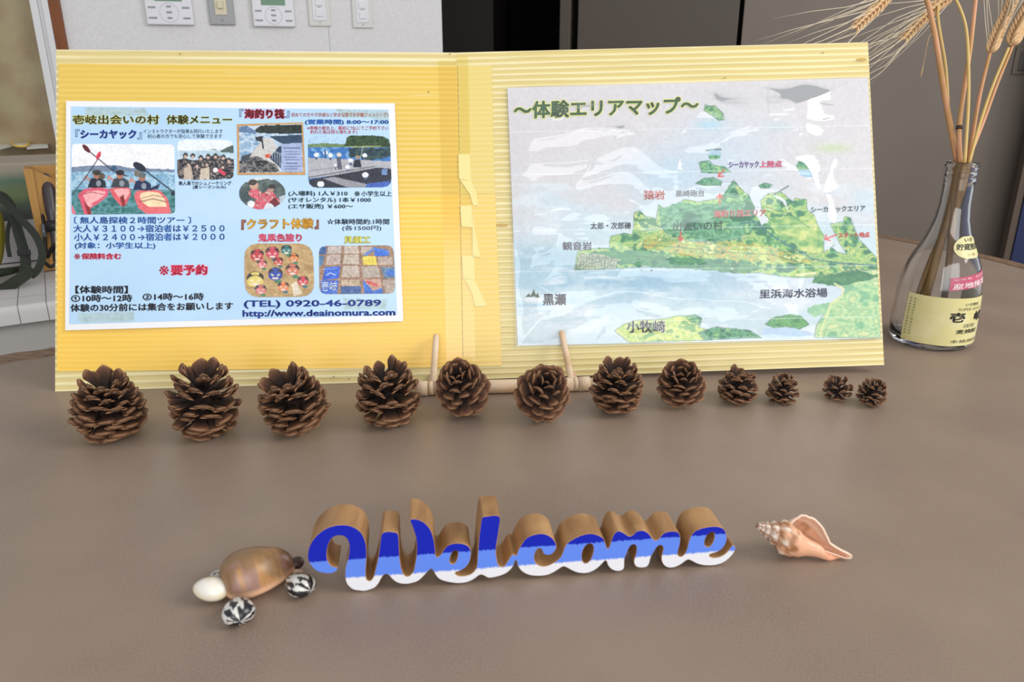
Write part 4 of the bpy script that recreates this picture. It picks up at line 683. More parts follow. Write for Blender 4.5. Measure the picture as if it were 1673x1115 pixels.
# ================================================================== PINE CONES
def scale_mesh(name, L=1.0, w=.5, curl=.25, thick=.13, seed=0):
    rs = np.random.RandomState(seed); ts = np.array([0, .3, .55, .74, .88, .96, 1.0]); wd_ = np.array([.20, .34, .66, .94, 1.0, .84, .52]) * w / 2
    th_ = np.array([.05, .06, .07, .09, thick, thick * .9, thick * .45]); us = np.array([-1, -.55, 0, .55, 1])
    V = []; C = []
    for s in (1, -1):
        for i, t_ in enumerate(ts):
            for u in us:
                x = t_ * L - .10 * u * u * (t_ > .8); y = u * wd_[i] * (1 + .06 * rs.randn() * (t_ > .5)); z = curl * t_ * t_ * .6 - .22 * u * u * w * t_ * .6 + s * th_[i] / 2 * (1 - .55 * u * u) + (s < 0) * (-.05 if (t_ == .88 and u == 0) else 0)
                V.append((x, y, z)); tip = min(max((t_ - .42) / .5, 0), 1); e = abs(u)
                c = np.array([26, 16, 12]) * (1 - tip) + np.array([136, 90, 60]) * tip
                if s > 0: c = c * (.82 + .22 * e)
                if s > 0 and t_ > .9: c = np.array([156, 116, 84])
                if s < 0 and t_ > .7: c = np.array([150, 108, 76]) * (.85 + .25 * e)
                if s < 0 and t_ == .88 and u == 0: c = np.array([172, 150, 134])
                C.append(c)
    n, m = len(ts), 5; g = grid_faces(n, m); Fc = [tuple(f) for f in g] + [tuple(f[::-1] + n * m) for f in g]
    rim = [i * m for i in range(n)] + [(n - 1) * m + j for j in range(1, m)] + [i * m + m - 1 for i in range(n - 2, -1, -1)]
    Fc += [(rim[i + 1], rim[i], rim[i] + n * m, rim[i + 1] + n * m) for i in range(len(rim) - 1)]
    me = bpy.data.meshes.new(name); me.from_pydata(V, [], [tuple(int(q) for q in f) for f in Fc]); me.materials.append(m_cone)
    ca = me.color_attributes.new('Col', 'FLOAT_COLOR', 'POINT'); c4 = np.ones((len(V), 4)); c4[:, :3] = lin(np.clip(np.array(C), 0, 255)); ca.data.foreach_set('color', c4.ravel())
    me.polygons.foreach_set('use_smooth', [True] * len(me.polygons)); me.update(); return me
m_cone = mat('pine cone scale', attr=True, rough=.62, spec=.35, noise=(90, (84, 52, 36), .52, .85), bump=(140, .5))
m_core = mat('dark cone core', (30, 18, 14), .8, .2)
SM = [scale_mesh('cone_scale_a', w=.80, curl=.20, seed=1), scale_mesh('cone_scale_b', w=.90, curl=.28, seed=2), scale_mesh('cone_scale_c', w=.70, curl=.12, seed=3)]
SMs = [scale_mesh('cone_scale_small_a', w=.86, curl=.3, thick=.2, seed=4), scale_mesh('cone_scale_small_b', w=.76, curl=.15, thick=.2, seed=5)]
GA = math.radians(137.508)
def project(p):
    d = np.asarray(p, float) - CAM; z = d @ FW; return np.stack([836.5 + d[..., 0] / z * F, 557.5 + (d @ DN) / z * F], -1)
TIPS = [Vector(q) for q in ((1, 0, .12), (.97, .25, .05), (.97, -.25, .05), (.85, .42, 0), (.85, -.42, 0), (.9, 0, -.1))]
def pinecone(bb, label, seed, tilt=(0, 0), nsc=84, spread=1.0, meshes=None, hz=.80, topang=72, turn=0):
    """scales set in a golden-angle spiral on a core; size and seat worked out so the cone is as wide and tall as the real one"""
    x0, x1, y0, y1 = bb; g = ground((x0 + x1) / 2, y1 - 4); Wm = (x1 - x0) / F * ((g - CAM) @ FW); hs = 1.0
    R3 = Matrix.Rotation(math.radians(tilt[0]), 3, 'X') @ Matrix.Rotation(math.radians(tilt[1]), 3, 'Y') @ Matrix.Rotation(turn, 3, 'Z'); fwd = tilt[0] > 25
    ctr = g + np.array([0, Wm * .30, 0])
    def build(Wm, Hc):
        rs = np.random.RandomState(seed); zmin = 9; parts = []; pts = []
        for i in range(nsc):
            t_ = (i + .5) / (nsc * (1.0 if fwd or nsc < 50 else 1.13)); a = i * GA + rs.randn() * .06
            zc = Hc * (.10 + .66 * t_ ** .95); rc = Wm * (.10 + .05 * math.sin(math.pi * min(t_ * 1.4, 1))) * (1 - (.75 if fwd else .45) * t_ ** 2)
            el = np.interp(t_, [0, .12, .4, .65, .85, 1], [-56, -32, -8, 16, 46, topang]) + rs.randn() * 4.5
            L = Wm * np.interp(t_, [0, .1, .3, .6, .85, 1], [.25, .34, .39, .37, .38 if not fwd else .36, .22 if fwd else .36]) * (1 + rs.randn() * .05) * (.97 if t_ < .5 else spread)
            e = math.radians(el); rad = Vector((math.cos(a), math.sin(a), 0)); X_ = rad * math.cos(e) + Vector((0, 0, 1)) * math.sin(e); Y_ = Vector((-math.sin(a), math.cos(a), 0)); Z_ = X_.cross(Y_)
            R_ = Matrix((X_, Y_, Z_)).transposed() @ Matrix.Rotation(rs.randn() * .16, 3, 'X'); sw = L * (1 + rs.randn() * .07) * np.interp(t_, [0, .3, .7, 1], [1.08, .98, .80, .7 if fwd else .52])
            M = (R3 @ R_).to_4x4() @ Matrix.Diagonal((L, sw, L, 1)); M.translation = R3 @ (rad * rc + Vector((0, 0, zc)))
            for q in TIPS: v = M @ q; pts.append(list(v)); zmin = min(zmin, v.z)
            parts.append(M)
        return parts, np.array(pts), -zmin - Wm * .004
    for it in range(7):
        Hc = Wm * hz * hs; parts, pts, lift = build(Wm, Hc); q = project(pts + ctr + np.array([0, 0, lift])); a, b = q.min(0), q.max(0)
        Wm *= ((x1 - x0) / (b[0] - a[0])) ** .9; z_ = (ctr - CAM) @ FW
        ctr = ctr + np.array([((x0 + x1) / 2 - (a[0] + b[0]) / 2) / F * z_, -(y1 - b[1]) / F * z_ / math.sin(TH + .12) * .8, 0])
        hs = min(max(hs * (1 + .9 * ((y1 - y0) / (b[1] - a[1]) * (b[0] - a[0]) / (x1 - x0) - 1)), .55), 1.35)
    Hc = Wm * hz * hs; parts, pts, lift = build(Wm, Hc); rs = np.random.RandomState(seed)
    root = thing('pine_cone', label, 'pine cone', ctr, 'pine cones lined up on the counter'); mm = meshes or SM
    ts = np.linspace(0, 1, 9); pts = [R3 @ Vector((0, 0, Hc * (.04 + .76 * q))) + Vector((0, 0, lift)) + Vector(ctr) for q in ts]
    tube('core', np.array([list(p) for p in pts]), Wm * np.array([.08, .20, .245, .24, .20, .14, .08, .04, .012]), m_core, root, 12)
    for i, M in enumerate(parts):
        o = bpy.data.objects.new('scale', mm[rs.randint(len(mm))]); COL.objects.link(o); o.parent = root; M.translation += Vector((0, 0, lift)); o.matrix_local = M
    return root
pinecone((109, 243, 597, 727), 'largest pine cone, leftmost, with a broad flat base', 11, (4, 2), 86, 1.0, hz=.84)
pinecone((268, 396, 583, 722), 'tall open pine cone second from the left end', 12, (2, 3), 68, 1.08, hz=.88, topang=80)
pinecone((418, 541, 592, 714), 'large pine cone leaning left, third from the left end', 13, (10, -16), 72, 1.05, hz=.86)
pinecone((580, 689, 579, 700), 'spiky topped pine cone just left of the left wooden prong', 14, (4, -3), 68, 1.08, hz=.88, topang=82)
pinecone((711, 803, 582, 682), 'rounded pine cone tipped forward beside the left wooden prong', 15, (42, -6), 66, .96, hz=.95)
pinecone((838, 932, 592, 692), 'rounded pine cone tipped forward beside the right wooden prong', 16, (44, 8), 64, .96, hz=.95)
pinecone((961, 1053, 582, 678), 'dark spiky pine cone at the right end of the stand rail', 17, (4, 2), 72, 1.1, hz=.92, topang=84)
pinecone((1072, 1155, 588, 668), 'medium pine cone tipped forward under the map, fifth from right', 18, (30, -8), 64, 1.0, hz=.86)
pinecone((1172, 1240, 596, 663), 'small dark pine cone, fourth from the right end', 19, (4, 4), 50, 1.02, SMs, hz=.84)
pinecone((1250, 1307, 609, 662), 'small squat pine cone with a flared base, third from the right end', 20, (2, 2), 46, .98, SMs, hz=.76)
pinecone((1343, 1395, 614, 657), 'lopsided little pine cone with a big knob scale, second from right', 21, (8, -10), 26, 1.15, SMs, hz=.62)
pinecone((1398, 1450, 617, 666), 'tiny pine cone at the right end of the row', 22, (6, 8), 44, 1.02, SMs, hz=.74)
# ================================================================== WELCOME SIGN
def ca(pts): return [(490 + x / 6.558, 805 + y / 6.558) for x, y in pts]
def cb(pts): return [(670 + x / 6.558, 805 + y / 6.558) for x, y in pts]
def cc_(pts): return [(830 + x / 7.963, 820 + y / 7.963) for x, y in pts]
def cdd(pts): return [(1010 + x / 7.963, 820 + y / 7.963) for x, y in pts]
outer = ca([(407, 812), (398, 796), (370, 798), (330, 780), (300, 730), (288, 680), (292, 620), (305, 560), (330, 505), (370, 468), (430, 458), (480, 470), (515, 510), (530, 570), (525, 650), (515, 710), (495, 770), (482, 840), (483, 900), (490, 950), (510, 990), (545, 1025), (580, 1045), (640, 1052), (690, 1057), (740, 1045), (810, 1018), (850, 965), (880, 905), (900, 880), (930, 872), (955, 885), (985, 925), (1030, 960), (1080, 978), (1150, 980)]) \
 + cb([(0, 975), (60, 960), (100, 940), (150, 890), (190, 845), (228, 812), (250, 840), (270, 880), (295, 915), (340, 942), (430, 965), (530, 975), (620, 960), (690, 925), (735, 888), (765, 878), (795, 893), (840, 917), (900, 910), (1000, 882), (1060, 845), (1110, 785)]) \
 + cc_([(88, 765), (112, 765), (120, 820), (150, 880), (210, 930), (290, 960), (370, 967), (450, 965), (530, 950), (610, 910), (680, 862), (720, 840), (760, 854), (820, 890), (890, 920), (960, 933), (1040, 928), (1110, 900), (1170, 860), (1220, 810), (1262, 764), (1282, 775), (1290, 815), (1320, 860), (1360, 890), (1420, 905), (1480, 895)]) \
 + cdd([(72, 872), (80, 850), (80, 740), (100, 700), (130, 620), (160, 570), (195, 553), (230, 565), (240, 610), (230, 680), (210, 730), (200, 780), (215, 830), (250, 855), (320, 860), (380, 845), (405, 800), (420, 730), (440, 690), (480, 620), (520, 570), (560, 563), (585, 590), (580, 640), (560, 710), (560, 770), (590, 825), (640, 858), (700, 860), (760, 845), (830, 805), (880, 765), (915, 752), (950, 768), (1020, 805), (1100, 828), (1200, 832), (1300, 820), (1390, 780), (1460, 720), (1510, 655), (1528, 600), (1515, 572), (1485, 558), (1450, 610), (1400, 670), (1330, 715), (1250, 730), (1200, 720), (1180, 698), (1200, 677), (1260, 665), (1330, 630), (1380, 580), (1410, 510), (1415, 440), (1390, 370), (1350, 335), (1280, 318), (1200, 320), (1100, 338), (1010, 370), (965, 410), (930, 470), (910, 540), (895, 610), (870, 670), (830, 710), (795, 712), (770, 685), (780, 630), (800, 560), (810, 490), (805, 430), (780, 390), (720, 380), (650, 385), (590, 405), (550, 450), (520, 490), (480, 505), (445, 480), (420, 440), (380, 395), (330, 372), (280, 370), (230, 385), (190, 430), (150, 452), (110, 430), (60, 395), (20, 380)]) \
 + cc_([(1430, 375), (1380, 410), (1350, 470), (1330, 550), (1312, 598), (1297, 612), (1280, 592), (1260, 520), (1240, 470), (1190, 440), (1120, 415), (1040, 412), (950, 435), (860, 475), (780, 525), (740, 575), (715, 650), (690, 710), (650, 755), (590, 795), (530, 825), (460, 843), (400, 828), (355, 790), (340, 730), (350, 670), (370, 625), (400, 603), (430, 610), (448, 640), (455, 672), (500, 697), (560, 690), (605, 650), (632, 600), (625, 540), (590, 480), (530, 435), (460, 412), (380, 415), (290, 440), (220, 480), (170, 560), (135, 620), (115, 680), (100, 705), (58, 672)]) \
 + cb([(1060, 710), (1015, 785), (980, 797), (945, 785), (930, 720), (920, 650), (925, 570), (945, 450), (960, 350), (970, 275), (950, 247), (900, 241), (830, 252), (768, 256), (755, 330), (740, 450), (728, 600), (720, 720), (715, 795), (690, 840), (650, 875), (590, 893), (520, 895), (482, 872), (490, 850), (540, 838), (600, 800), (640, 740), (655, 660), (650, 600), (610, 560), (550, 542), (480, 540), (400, 562), (360, 610), (330, 665), (292, 695), (274, 680), (270, 600), (255, 490), (225, 400), (170, 330), (110, 295), (50, 278)]) \
 + ca([(1185, 285), (1174, 300), (1200, 350), (1230, 440)]) + cb([(60, 470), (72, 560), (68, 680), (50, 780), (35, 850), (0, 885)]) \
 + ca([(1160, 898), (1130, 895), (1100, 860), (1080, 780), (1070, 700), (1065, 600), (1060, 440), (1030, 425), (950, 412), (875, 428), (862, 500), (850, 620), (830, 740), (805, 840), (790, 900), (760, 943), (730, 945), (708, 915), (705, 840), (715, 720), (718, 610), (705, 520), (670, 440), (620, 390), (550, 355), (470, 342), (370, 350), (280, 380), (200, 435), (140, 500), (100, 570), (80, 650), (85, 720), (110, 770), (150, 820), (200, 850), (280, 868), (350, 865), (395, 840)])
holes = [cb([(430, 700), (440, 660), (465, 625), (495, 617), (515, 640), (510, 690), (490, 745), (460, 768), (430, 755), (422, 725)]), cc_([(1070, 545), (1100, 555), (1112, 600), (1105, 670), (1080, 740), (1040, 790), (1000, 803), (970, 780), (958, 720), (965, 650), (1000, 580), (1035, 550)]), cdd([(1210, 393), (1245, 400), (1252, 450), (1235, 520), (1200, 575), (1165, 592), (1130, 575), (1118, 530), (1135, 470), (1170, 415)])]
g0 = ground(594, 967.5); g1 = ground(1160, 926); sd_ = (g1 - g0) / np.linalg.norm(g1 - g0); sn = np.array([sd_[1], -sd_[0], 0]); sn = sn if sn[1] < 0 else -sn
SP = Plane(g0, g1, g0 + dz)
def to2(p): h = SP.hit(*p); return ((h - g0) @ sd_, max(h[2] - T, .0))
cu = bpy.data.curves.new('w', 'CURVE'); cu.dimensions = '2D'; cu.fill_mode = 'BOTH'; THK = .0225; cu.extrude = THK / 2; cu.bevel_depth = .0003; cu.bevel_resolution = 0; cu.offset = -.0003
def smoothc(p, it=1):
    p = np.array(p)
    for _ in range(it): q = np.empty((len(p) * 2, 2)); nx_ = np.roll(p, -1, 0); q[0::2] = .75 * p + .25 * nx_; q[1::2] = .25 * p + .75 * nx_; p = q
    return p
for lp in [outer] + holes:
    q = smoothc([to2(p) for p in lp], 1); s_ = cu.splines.new('POLY'); s_.points.add(len(q) - 1); s_.points.foreach_set('co', np.column_stack([q, np.zeros(len(q)), np.ones(len(q))]).ravel()); s_.use_cyclic_u = True
tmp = bpy.data.objects.new('w', cu); COL.objects.link(tmp); dg = bpy.context.evaluated_depsgraph_get(); dg.update(); me = bpy.data.meshes.new_from_object(tmp.evaluated_get(dg)); bpy.data.objects.remove(tmp)
V = np.zeros(len(me.vertices) * 3); me.vertices.foreach_get('co', V); V = V.reshape(-1, 3); W3 = g0 + V[:, 0, None] * sd_ + V[:, 1, None] * dz - sn * (THK / 2) + V[:, 2, None] * sn
m_wood = mat('alder wood side', (170, 128, 84), .55, .35, noise=[(120, (146, 106, 66), .4, .65, (1, .12, 1)), (30, (182, 140, 92), .45, .7)], bump=(200, .25))
# painted front in three bands, brushed by hand
m_pt = bpy.data.materials.new('three band paint'); m_pt.use_nodes = True; nt = m_pt.node_tree; b_ = nt.nodes['Principled BSDF']; b_.inputs['Roughness'].default_value = .5; b_.inputs['Specular IOR Level'].default_value = .25
tc = nd(nt, 'ShaderNodeTexCoord'); sp = nd(nt, 'ShaderNodeSeparateXYZ'); nt.links.new(tc.outputs['Object'], sp.inputs[0])
mpn = nd(nt, 'ShaderNodeMapping'); mpn.inputs['Scale'].default_value = (1, 1, .12); nt.links.new(tc.outputs['Object'], mpn.inputs[0])
nn_ = nd(nt, 'ShaderNodeTexNoise'); nn_.inputs['Scale'].default_value = 700; nt.links.new(mpn.outputs[0], nn_.inputs['Vector'])
ml = nd(nt, 'ShaderNodeMath', operation='MULTIPLY_ADD'); ml.inputs[1].default_value = .0028; nt.links.new(nn_.outputs[0], ml.inputs[0]); nt.links.new(sp.outputs[2], ml.inputs[2])
zA = np.mean([to2((560, 946))[1], to2((870, 921))[1], to2((1100, 907))[1]]) ; zB = np.mean([to2((560, 911))[1], to2((790, 897))[1], to2((890, 893))[1], to2((1150, 880))[1]])
print('bands', zA, zB)
def band_mix(z, wd__, prevc, c):
    r = nd(nt, 'ShaderNodeMapRange'); r.inputs[1].default_value = z + .0014 - wd__ / 2; r.inputs[2].default_value = z + .0014 + wd__ / 2; nt.links.new(ml.outputs[0], r.inputs[0])
    mx = nd(nt, 'ShaderNodeMix', data_type='RGBA'); nt.links.new(r.outputs[0], mx.inputs[0])
    if isinstance(prevc, tuple): mx.inputs[6].default_value = rgba(prevc)
    else: nt.links.new(prevc, mx.inputs[6])
    mx.inputs[7].default_value = rgba(c); return mx.outputs[2]
c_ = band_mix(zA, .0012, (232, 232, 236), (98, 138, 236)); c_ = band_mix(zB, .0008, c_, (14, 34, 176)); nt.links.new(c_, b_.inputs['Base Color'])
root = thing('welcome_sign', 'hand-cut wooden Welcome lettering painted blue to white', 'sign', g0 * [1, 1, 0] + dz * T)
sg = mk('wood_body', W3, [tuple(p.vertices) for p in me.polygons if p.normal.z < .9], m_wood, root)
mk('painted_front', W3, [tuple(p.vertices) for p in me.polygons if p.normal.z >= .9], m_pt, root)
# ================================================================== SHELL TURTLE
def egg(name, c, ax, up, sz, m, parent, taper=.0, n=28, k=20, flat=0.0, power=1.0, rib=0, col=None):
    """egg with long axis ax, half sizes sz; taper>0 narrows the +ax end; flat cuts the belly"""
    ax = np.array(ax, float); ax /= np.linalg.norm(ax); up = np.array(up, float); up = up - ax * (up @ ax); up /= np.linalg.norm(up); sd2 = np.cross(up, ax)
    T_ = np.linspace(0, math.pi, n); A_ = np.linspace(0, 2 * math.pi, k, endpoint=False); V = []; UVc = []
    for t_ in T_:
        x = -math.cos(t_); r = math.sin(t_) ** power * (1 - taper * x) 
        for a in A_:
            y, z = math.cos(a), math.sin(a); z = z if z > 0 else z * (1 - flat); rr_ = r * (1 + rib * .03 * math.cos(a * rib)) if rib else r
            V.append(np.array(c) + ax * x * sz[0] + sd2 * y * rr_ * sz[1] + up * z * rr_ * sz[2]); UVc.append((x, y * r, z * r))
    o = mk(name, V, grid_faces(n, k, False, True), m, parent, True, col=(col(np.array(UVc)) if col else None)); return o
tc0 = ground(430, 968); h0 = ground(372, 985); h1 = ground(484, 944); tax = (h0 - h1); tax[2] = 0; tl = np.linalg.norm(tax) / 2; tax /= 2 * tl; mid = (h0 + h1) / 2
tside = np.array([-tax[1], tax[0], 0]); tside = tside if tside[1] > 0 else -tside
turt = thing('shell_turtle', 'little turtle made of seashells, brown cowrie back and cream head', 'ornament', mid + tside * .008)
def cow(uv):
    x, y, z = uv.T; N = nz(x * 50 + 80, y * 50 + z * 40 + 80, 16, 3, 4); N2 = nz(x * 50 + 200, y * 50 + 80, 26, 9, 3)
    a = np.array([138, 106, 72]); b = np.array([146, 112, 98]); c = np.array([172, 126, 76]); C = a + (b - a) * np.clip((N2 - .45) * 7, 0, 1)[:, None]; C = C + (c - C) * np.clip((N - .5) * 8, 0, 1)[:, None]; C = C * (.86 + .28 * nz(x * 50 + 300, y * 50 + z * 30 + 99, 7, 19, 3))[:, None]
    C = C + (np.array([112, 72, 44]) - C) * (np.clip((-.55 - x) * 5 + (N - .5) * 2, 0, 1) * (z > .1))[:, None] * .8; C = C + (np.array([112, 90, 66]) - C) * np.clip((z - .75) * 3 + (N - .5), 0, 1)[:, None] * .6
    rimc = np.clip((.17 - z + (N - .5) * .12) * 9, 0, 1)[:, None]; C = C + (np.array([226, 178, 142]) - C) * rimc; return lin(np.clip(C, 0, 255))
m_cow = mat('glossy cowrie', attr=True, rough=.33, spec=.5, coat=.0)
bw = tl * .70; egg('shell_back', mid + tside * bw * .42 + dz * .0065, tax + np.array([0, 0, .0]), dz, (tl * 1.04, bw * 1.08, .0185), m_cow, turt, -.24, 40, 36, .62, .66, col=cow)
m_cream = mat('cream glossy shell', (232, 216, 176), .25, .5, coat=.3, noise=(60, (236, 230, 218), .42, .6))
hc = ground(349, 984); egg('head_shell', hc + dz * .0075 + tside * .002, ground(324, 977) - ground(372, 984), dz, (.0112, .0078, .0072), m_cream, turt, .12, 24, 20, .2)
m_ner = mat('black and white nerite', attr=True, rough=.3, coat=.2)
def ner(sd):
    def f(uv):
        x, y, z = uv.T; a = np.arctan2(z, y); N = nz(a * 9 + 60, x * 7 + 40, 3.0, sd, 3) * 1.15 - .06 + .13 * np.sin(a * 9 + sd + x * 3) + .06 * x; C = np.where((N > .50)[:, None], np.array([34, 31, 33]), np.array([214, 210, 202]))
        return lin(C)
    return f
egg('flipper_shell', ground(391, 1012) + dz * .006, ground(394, 1030) - ground(386, 985), dz, (.0105, .0088, .0068), m_ner, turt, -.30, 60, 60, .2, col=ner(4))
egg('flipper_shell', ground(490, 970) + dz * .006, ground(508, 974) - ground(466, 952), dz, (.0100, .0080, .0066), m_ner, turt, -.28, 60, 60, .2, col=ner(11))
m_gsh = mat('grey-white shell', (196, 190, 178), .35, noise=(300, (90, 86, 80), .55, .62))
egg('flipper_shell', ground(362, 961) + dz * .005, ground(372, 975) - ground(350, 950), dz, (.0085, .006, .0055), m_gsh, turt, .2, 20, 16, .2)
m_dk = mat('dark brown shell', (60, 40, 32), .35); egg('flipper_shell', ground(484, 934) + dz * .0055, ground(470, 940) - ground(490, 930), dz, (.0055, .004, .004), m_dk, turt, .2, 20, 16, .2)
tw = [ground(481 + q * 2.1, 945 - q * .2) + dz * .004 for q in range(9)]; tube('tail_shell', tw, [.0024, .0018, .0022, .0015, .0018, .0012, .0014, .0008, .0004], mat('pinkish turret shell', (206, 172, 146), .5), turt, 10)
# ================================================================== WHELK
def whelk():
    q0 = ground(1330, 914); zd = (q0 - CAM) @ FW; apex = P(1233, 850, zd * 1.0); canal = P(1388, 911, zd * .99)
    L = np.linalg.norm(canal - apex); ax = (canal - apex) / L; u = L / 4.95
    view = CAM - (apex + canal) / 2; view /= np.linalg.norm(view); s1 = view - ax * (view @ ax); s1 /= np.linalg.norm(s1); s2 = np.cross(ax, s1)  # s1 towards the camera
    prof = [(.60, 1.62), (.78, 1.74), (.98, 1.98), (1.02, 2.22), (1.0, 2.5), (.92, 2.85), (.78, 3.2), (.60, 3.55), (.46, 3.95), (.38, 4.4), (.33, 4.95), (.16, 4.95), (.12, 4.3), (.10, 3.7), (.12, 3.2), (.18, 2.8), (.26, 2.4), (.38, 2.0), (.5, 1.7)]
    pr = catmull([np.array(p) for p in prof], 2); m = len(pr); W_ = 1.52; turns = 5.6; n = 230; V = []; C = []
    arc = np.linspace(0, 1, m)
    for i in range(n):
        ph = -turns * 2 * math.pi * (1 - i / (n - 1)); w_ = W_ ** (ph / (2 * math.pi)); near = max(0, 1 + ph / (1.0)) ; th = ph + PH0
        for j, (r, z) in enumerate(pr):
            ou = 1 if r > .45 and z < 3.6 and j < m * .55 else 0
            knob = .11 * max(0, math.cos(ph * 7)) ** 2 * math.exp(-((z - 2.02) / .22) ** 2) * ou
            ribs = .018 * math.sin(z * 26) * ou; fl = near * .36 * math.exp(-((z - 2.7) / .9) ** 2) * ou
            rr_ = (r + knob + ribs + fl) * w_ * u; p = apex + ax * (z * w_ * u) + (s1 * math.cos(th) + s2 * math.sin(th)) * rr_; V.append(p)
            N = nz(ph * 14 + 300, z * 14 + w_ * 5, 4, 6, 3); inn = j > m * .52
            if inn: c = np.array([224, 160, 124]) if r < .35 else np.array([214, 150, 118])
            else:
                c = np.array([222, 170, 134]); 
                if ph < -2 * math.pi * 1.35: c = np.array([200, 176, 162]) * (.8 + .4 * N)
                c = c + (np.array([150, 98, 58]) - c) * min(max((N - .46) * 6, 0), 1) * (z < 2.9) * (.95 if ph < -2.2 else .5); c = c + (np.array([238, 222, 206]) - c) * min(knob * 12, 1)
                if z > 2.9: c = np.array([226, 170, 134])
            if i > n - 5: c = np.array([240, 204, 176])
            C.append(c)
    V = np.array(V); lo = V[:, 2].min(); V[:, 2] += (T + .0005) - lo
    root = thing('whelk_shell', 'peach and brown spiral seashell with an open mouth right of the sign', 'seashell', np.array([*(apex + canal)[:2] / 2, T]))
    o = mk('whorls', V, grid_faces(n, m, False, False), mat('whelk surface', attr=True, rough=.42, spec=.5, bump=(500, .3), coat=.15), root, True, col=lin(np.clip(np.array(C), 0, 255)))
    md = o.modifiers.new('thickness', 'SOLIDIFY'); md.thickness = .0009; md.offset = -1
    lipv = V[(n - 1) * m:(n - 1) * m + int(m * .58)]; tube('outer_lip', lipv, .0008, mat('pale peach lip', (240, 206, 180), .35), root, 8)
    return root
PH0 = math.radians(-82)
whelk()
# ================================================================== BOTTLE AND BARLEY
bc = ground(1518, 556); bc[2] = T; bot = thing('glass_bottle', 'clear glass liquor bottle with cream label holding dried barley', 'bottle', bc)
m_gl = bpy.data.materials.new('clear bottle glass'); m_gl.use_nodes = True; b_ = m_gl.node_tree.nodes['Principled BSDF']; b_.inputs['Base Color'].default_value = (.97, .985, .98, 1); b_.inputs['Roughness'].default_value = .02; b_.inputs['Transmission Weight'].default_value = 1; b_.inputs['IOR'].default_value = 1.48
op = [(.0, .004), (.030, .003), (.036, .0005), (.0415, .0015), (.0445, .006), (.0448, .02), (.0442, .045), (.0432, .064), (.041, .079), (.0375, .094), (.0325, .106), (.0265, .118), (.0215, .132), (.018, .145), (.0162, .160), (.0158, .175), (.0156, .186), (.0172, .188), (.0174, .190), (.0158, .192), (.0158, .1935), (.0172, .195), (.0172, .1965), (.0158, .198), (.0160, .2), (.0172, .2015), (.0172, .2035), (.0160, .205), (.0162, .207), (.0150, .208)]
ip = [(.0138, .2075), (.0134, .2), (.0134, .18), (.0138, .16), (.0156, .145), (.019, .132), (.024, .118), (.030, .106), (.035, .094), (.0385, .079), (.0405, .064), (.0415, .045), (.042, .02), (.0415, .011), (.036, .0075), (.02, .009), (.0, .010)]
lathe('glass', op + ip, bc, m_gl, bot, 64)
vc = CAM - bc; va = math.atan2(vc[1], vc[0])  # facing the camera
def prof_r(z):
    zs = [p[1] for p in op[4:]]; rs_ = [p[0] for p in op[4:]]; return np.interp(z, zs, rs_)
def cyl(U, Z, off=.0004):
    """U: angle in degrees to the right of the camera-facing line; Z: height"""
    a = va + np.radians(np.asarray(U, float)); Z = np.asarray(Z, float); r = prof_r(Z) + off; return np.stack([bc[0] + r * np.cos(a), bc[1] + r * np.sin(a), T + Z], -1)
def cpatch(name, u0, u1, z0, z1, m, off=.0004, n=24, k=5, parent=bot, shape=None):
    Uu, Zz = np.meshgrid(np.linspace(u0, u1, n), np.linspace(z0, z1, k))
    if shape: Uu, Zz = shape(Uu, Zz)
    return gridmesh(name, cyl(Uu.ravel(), Zz.ravel(), off), k, n, m, parent)
def ctext(s, u0, u1, z0, z1, c, parent, bold=0., off=.0008, skew=0):
    V, Fc = text_mesh(s, bold); lo, hi = V.min(0), V.max(0); U_ = (V - lo) / (hi - lo); return mk('lettering', cyl(u0 + (u1 - u0) * U_[:, 0], z0 + (z1 - z0) * U_[:, 1] + skew * U_[:, 0], off), Fc, mat('print ink %d %d %d' % tuple(c), c, .6), parent)
lab = cpatch('main_label', -41, 145, .008, .0635, mat('cream bottle label', (218, 208, 146), .4, noise=(40, (226, 218, 168), .45, .7)), n=40)
tc0_ = 53
ctext('いき熟成', tc0_ - 12, tc0_ + 14, .0545, .058, (60, 60, 60), bot, .01); ctext('SUPER GOLD', tc0_ - 22, tc0_ + 22, .0495, .0525, (120, 116, 80), bot)
ctext('壱', tc0_ - 32, tc0_ - 10, .036, .0475, (30, 26, 24), bot, .03); ctext('岐', tc0_ + 8, tc0_ + 30, .036, .0475, (30, 26, 24), bot, .03)
ctext('謹醸', tc0_ - 10, tc0_ + 12, .0295, .034, (130, 130, 110), bot); ctext('麦焼酎', tc0_ - 20, tc0_ + 20, .0225, .0275, (50, 50, 40), bot, .015); ctext('本格焼酎', tc0_ - 26, tc0_ + 26, .0115, .0155, (80, 80, 60), bot)
for i in range(2):
    for q in range(13): ctext('壱岐蔵酒麦米水麹酒造元品名'[q], -37 + i * 7, -33.5 + i * 7, .0565 - q * .0034, .0585 - q * .0034, (120, 120, 84), bot)
ov = lambda Uu, Zz: (54 + (Uu - 54) * np.sqrt(np.clip(1 - ((Zz - .1175) / .0125) ** 2, 0, 1)), Zz)
cpatch('oval_label', 14, 94, .1060, .1290, mat('cream oval label', (214, 206, 150), .4), shape=ov, n=24, k=16)
ctext('いき', 40, 68, .1235, .1275, (60, 56, 40), bot, .02); ctext('貯蔵熟成', 20, 90, .1145, .1215, (70, 66, 50), bot, .02); ctext('三年', 42, 66, .1085, .1115, (150, 140, 80), bot)
sh = lambda Uu, Zz: (Uu, Zz + (Uu - 15) * .00009)
cpatch('pink_label', 14, 92, .0715, .0855, mat('pink seal label', (192, 84, 108), .4), shape=sh, n=20)
ctext('産地指定', 18, 84, .0727, .0795, (240, 210, 214), bot, .03, skew=.0056); ctext('壱岐島  長崎県', 18, 84, .0822, .0844, (230, 180, 190), bot, .02, skew=.0056)
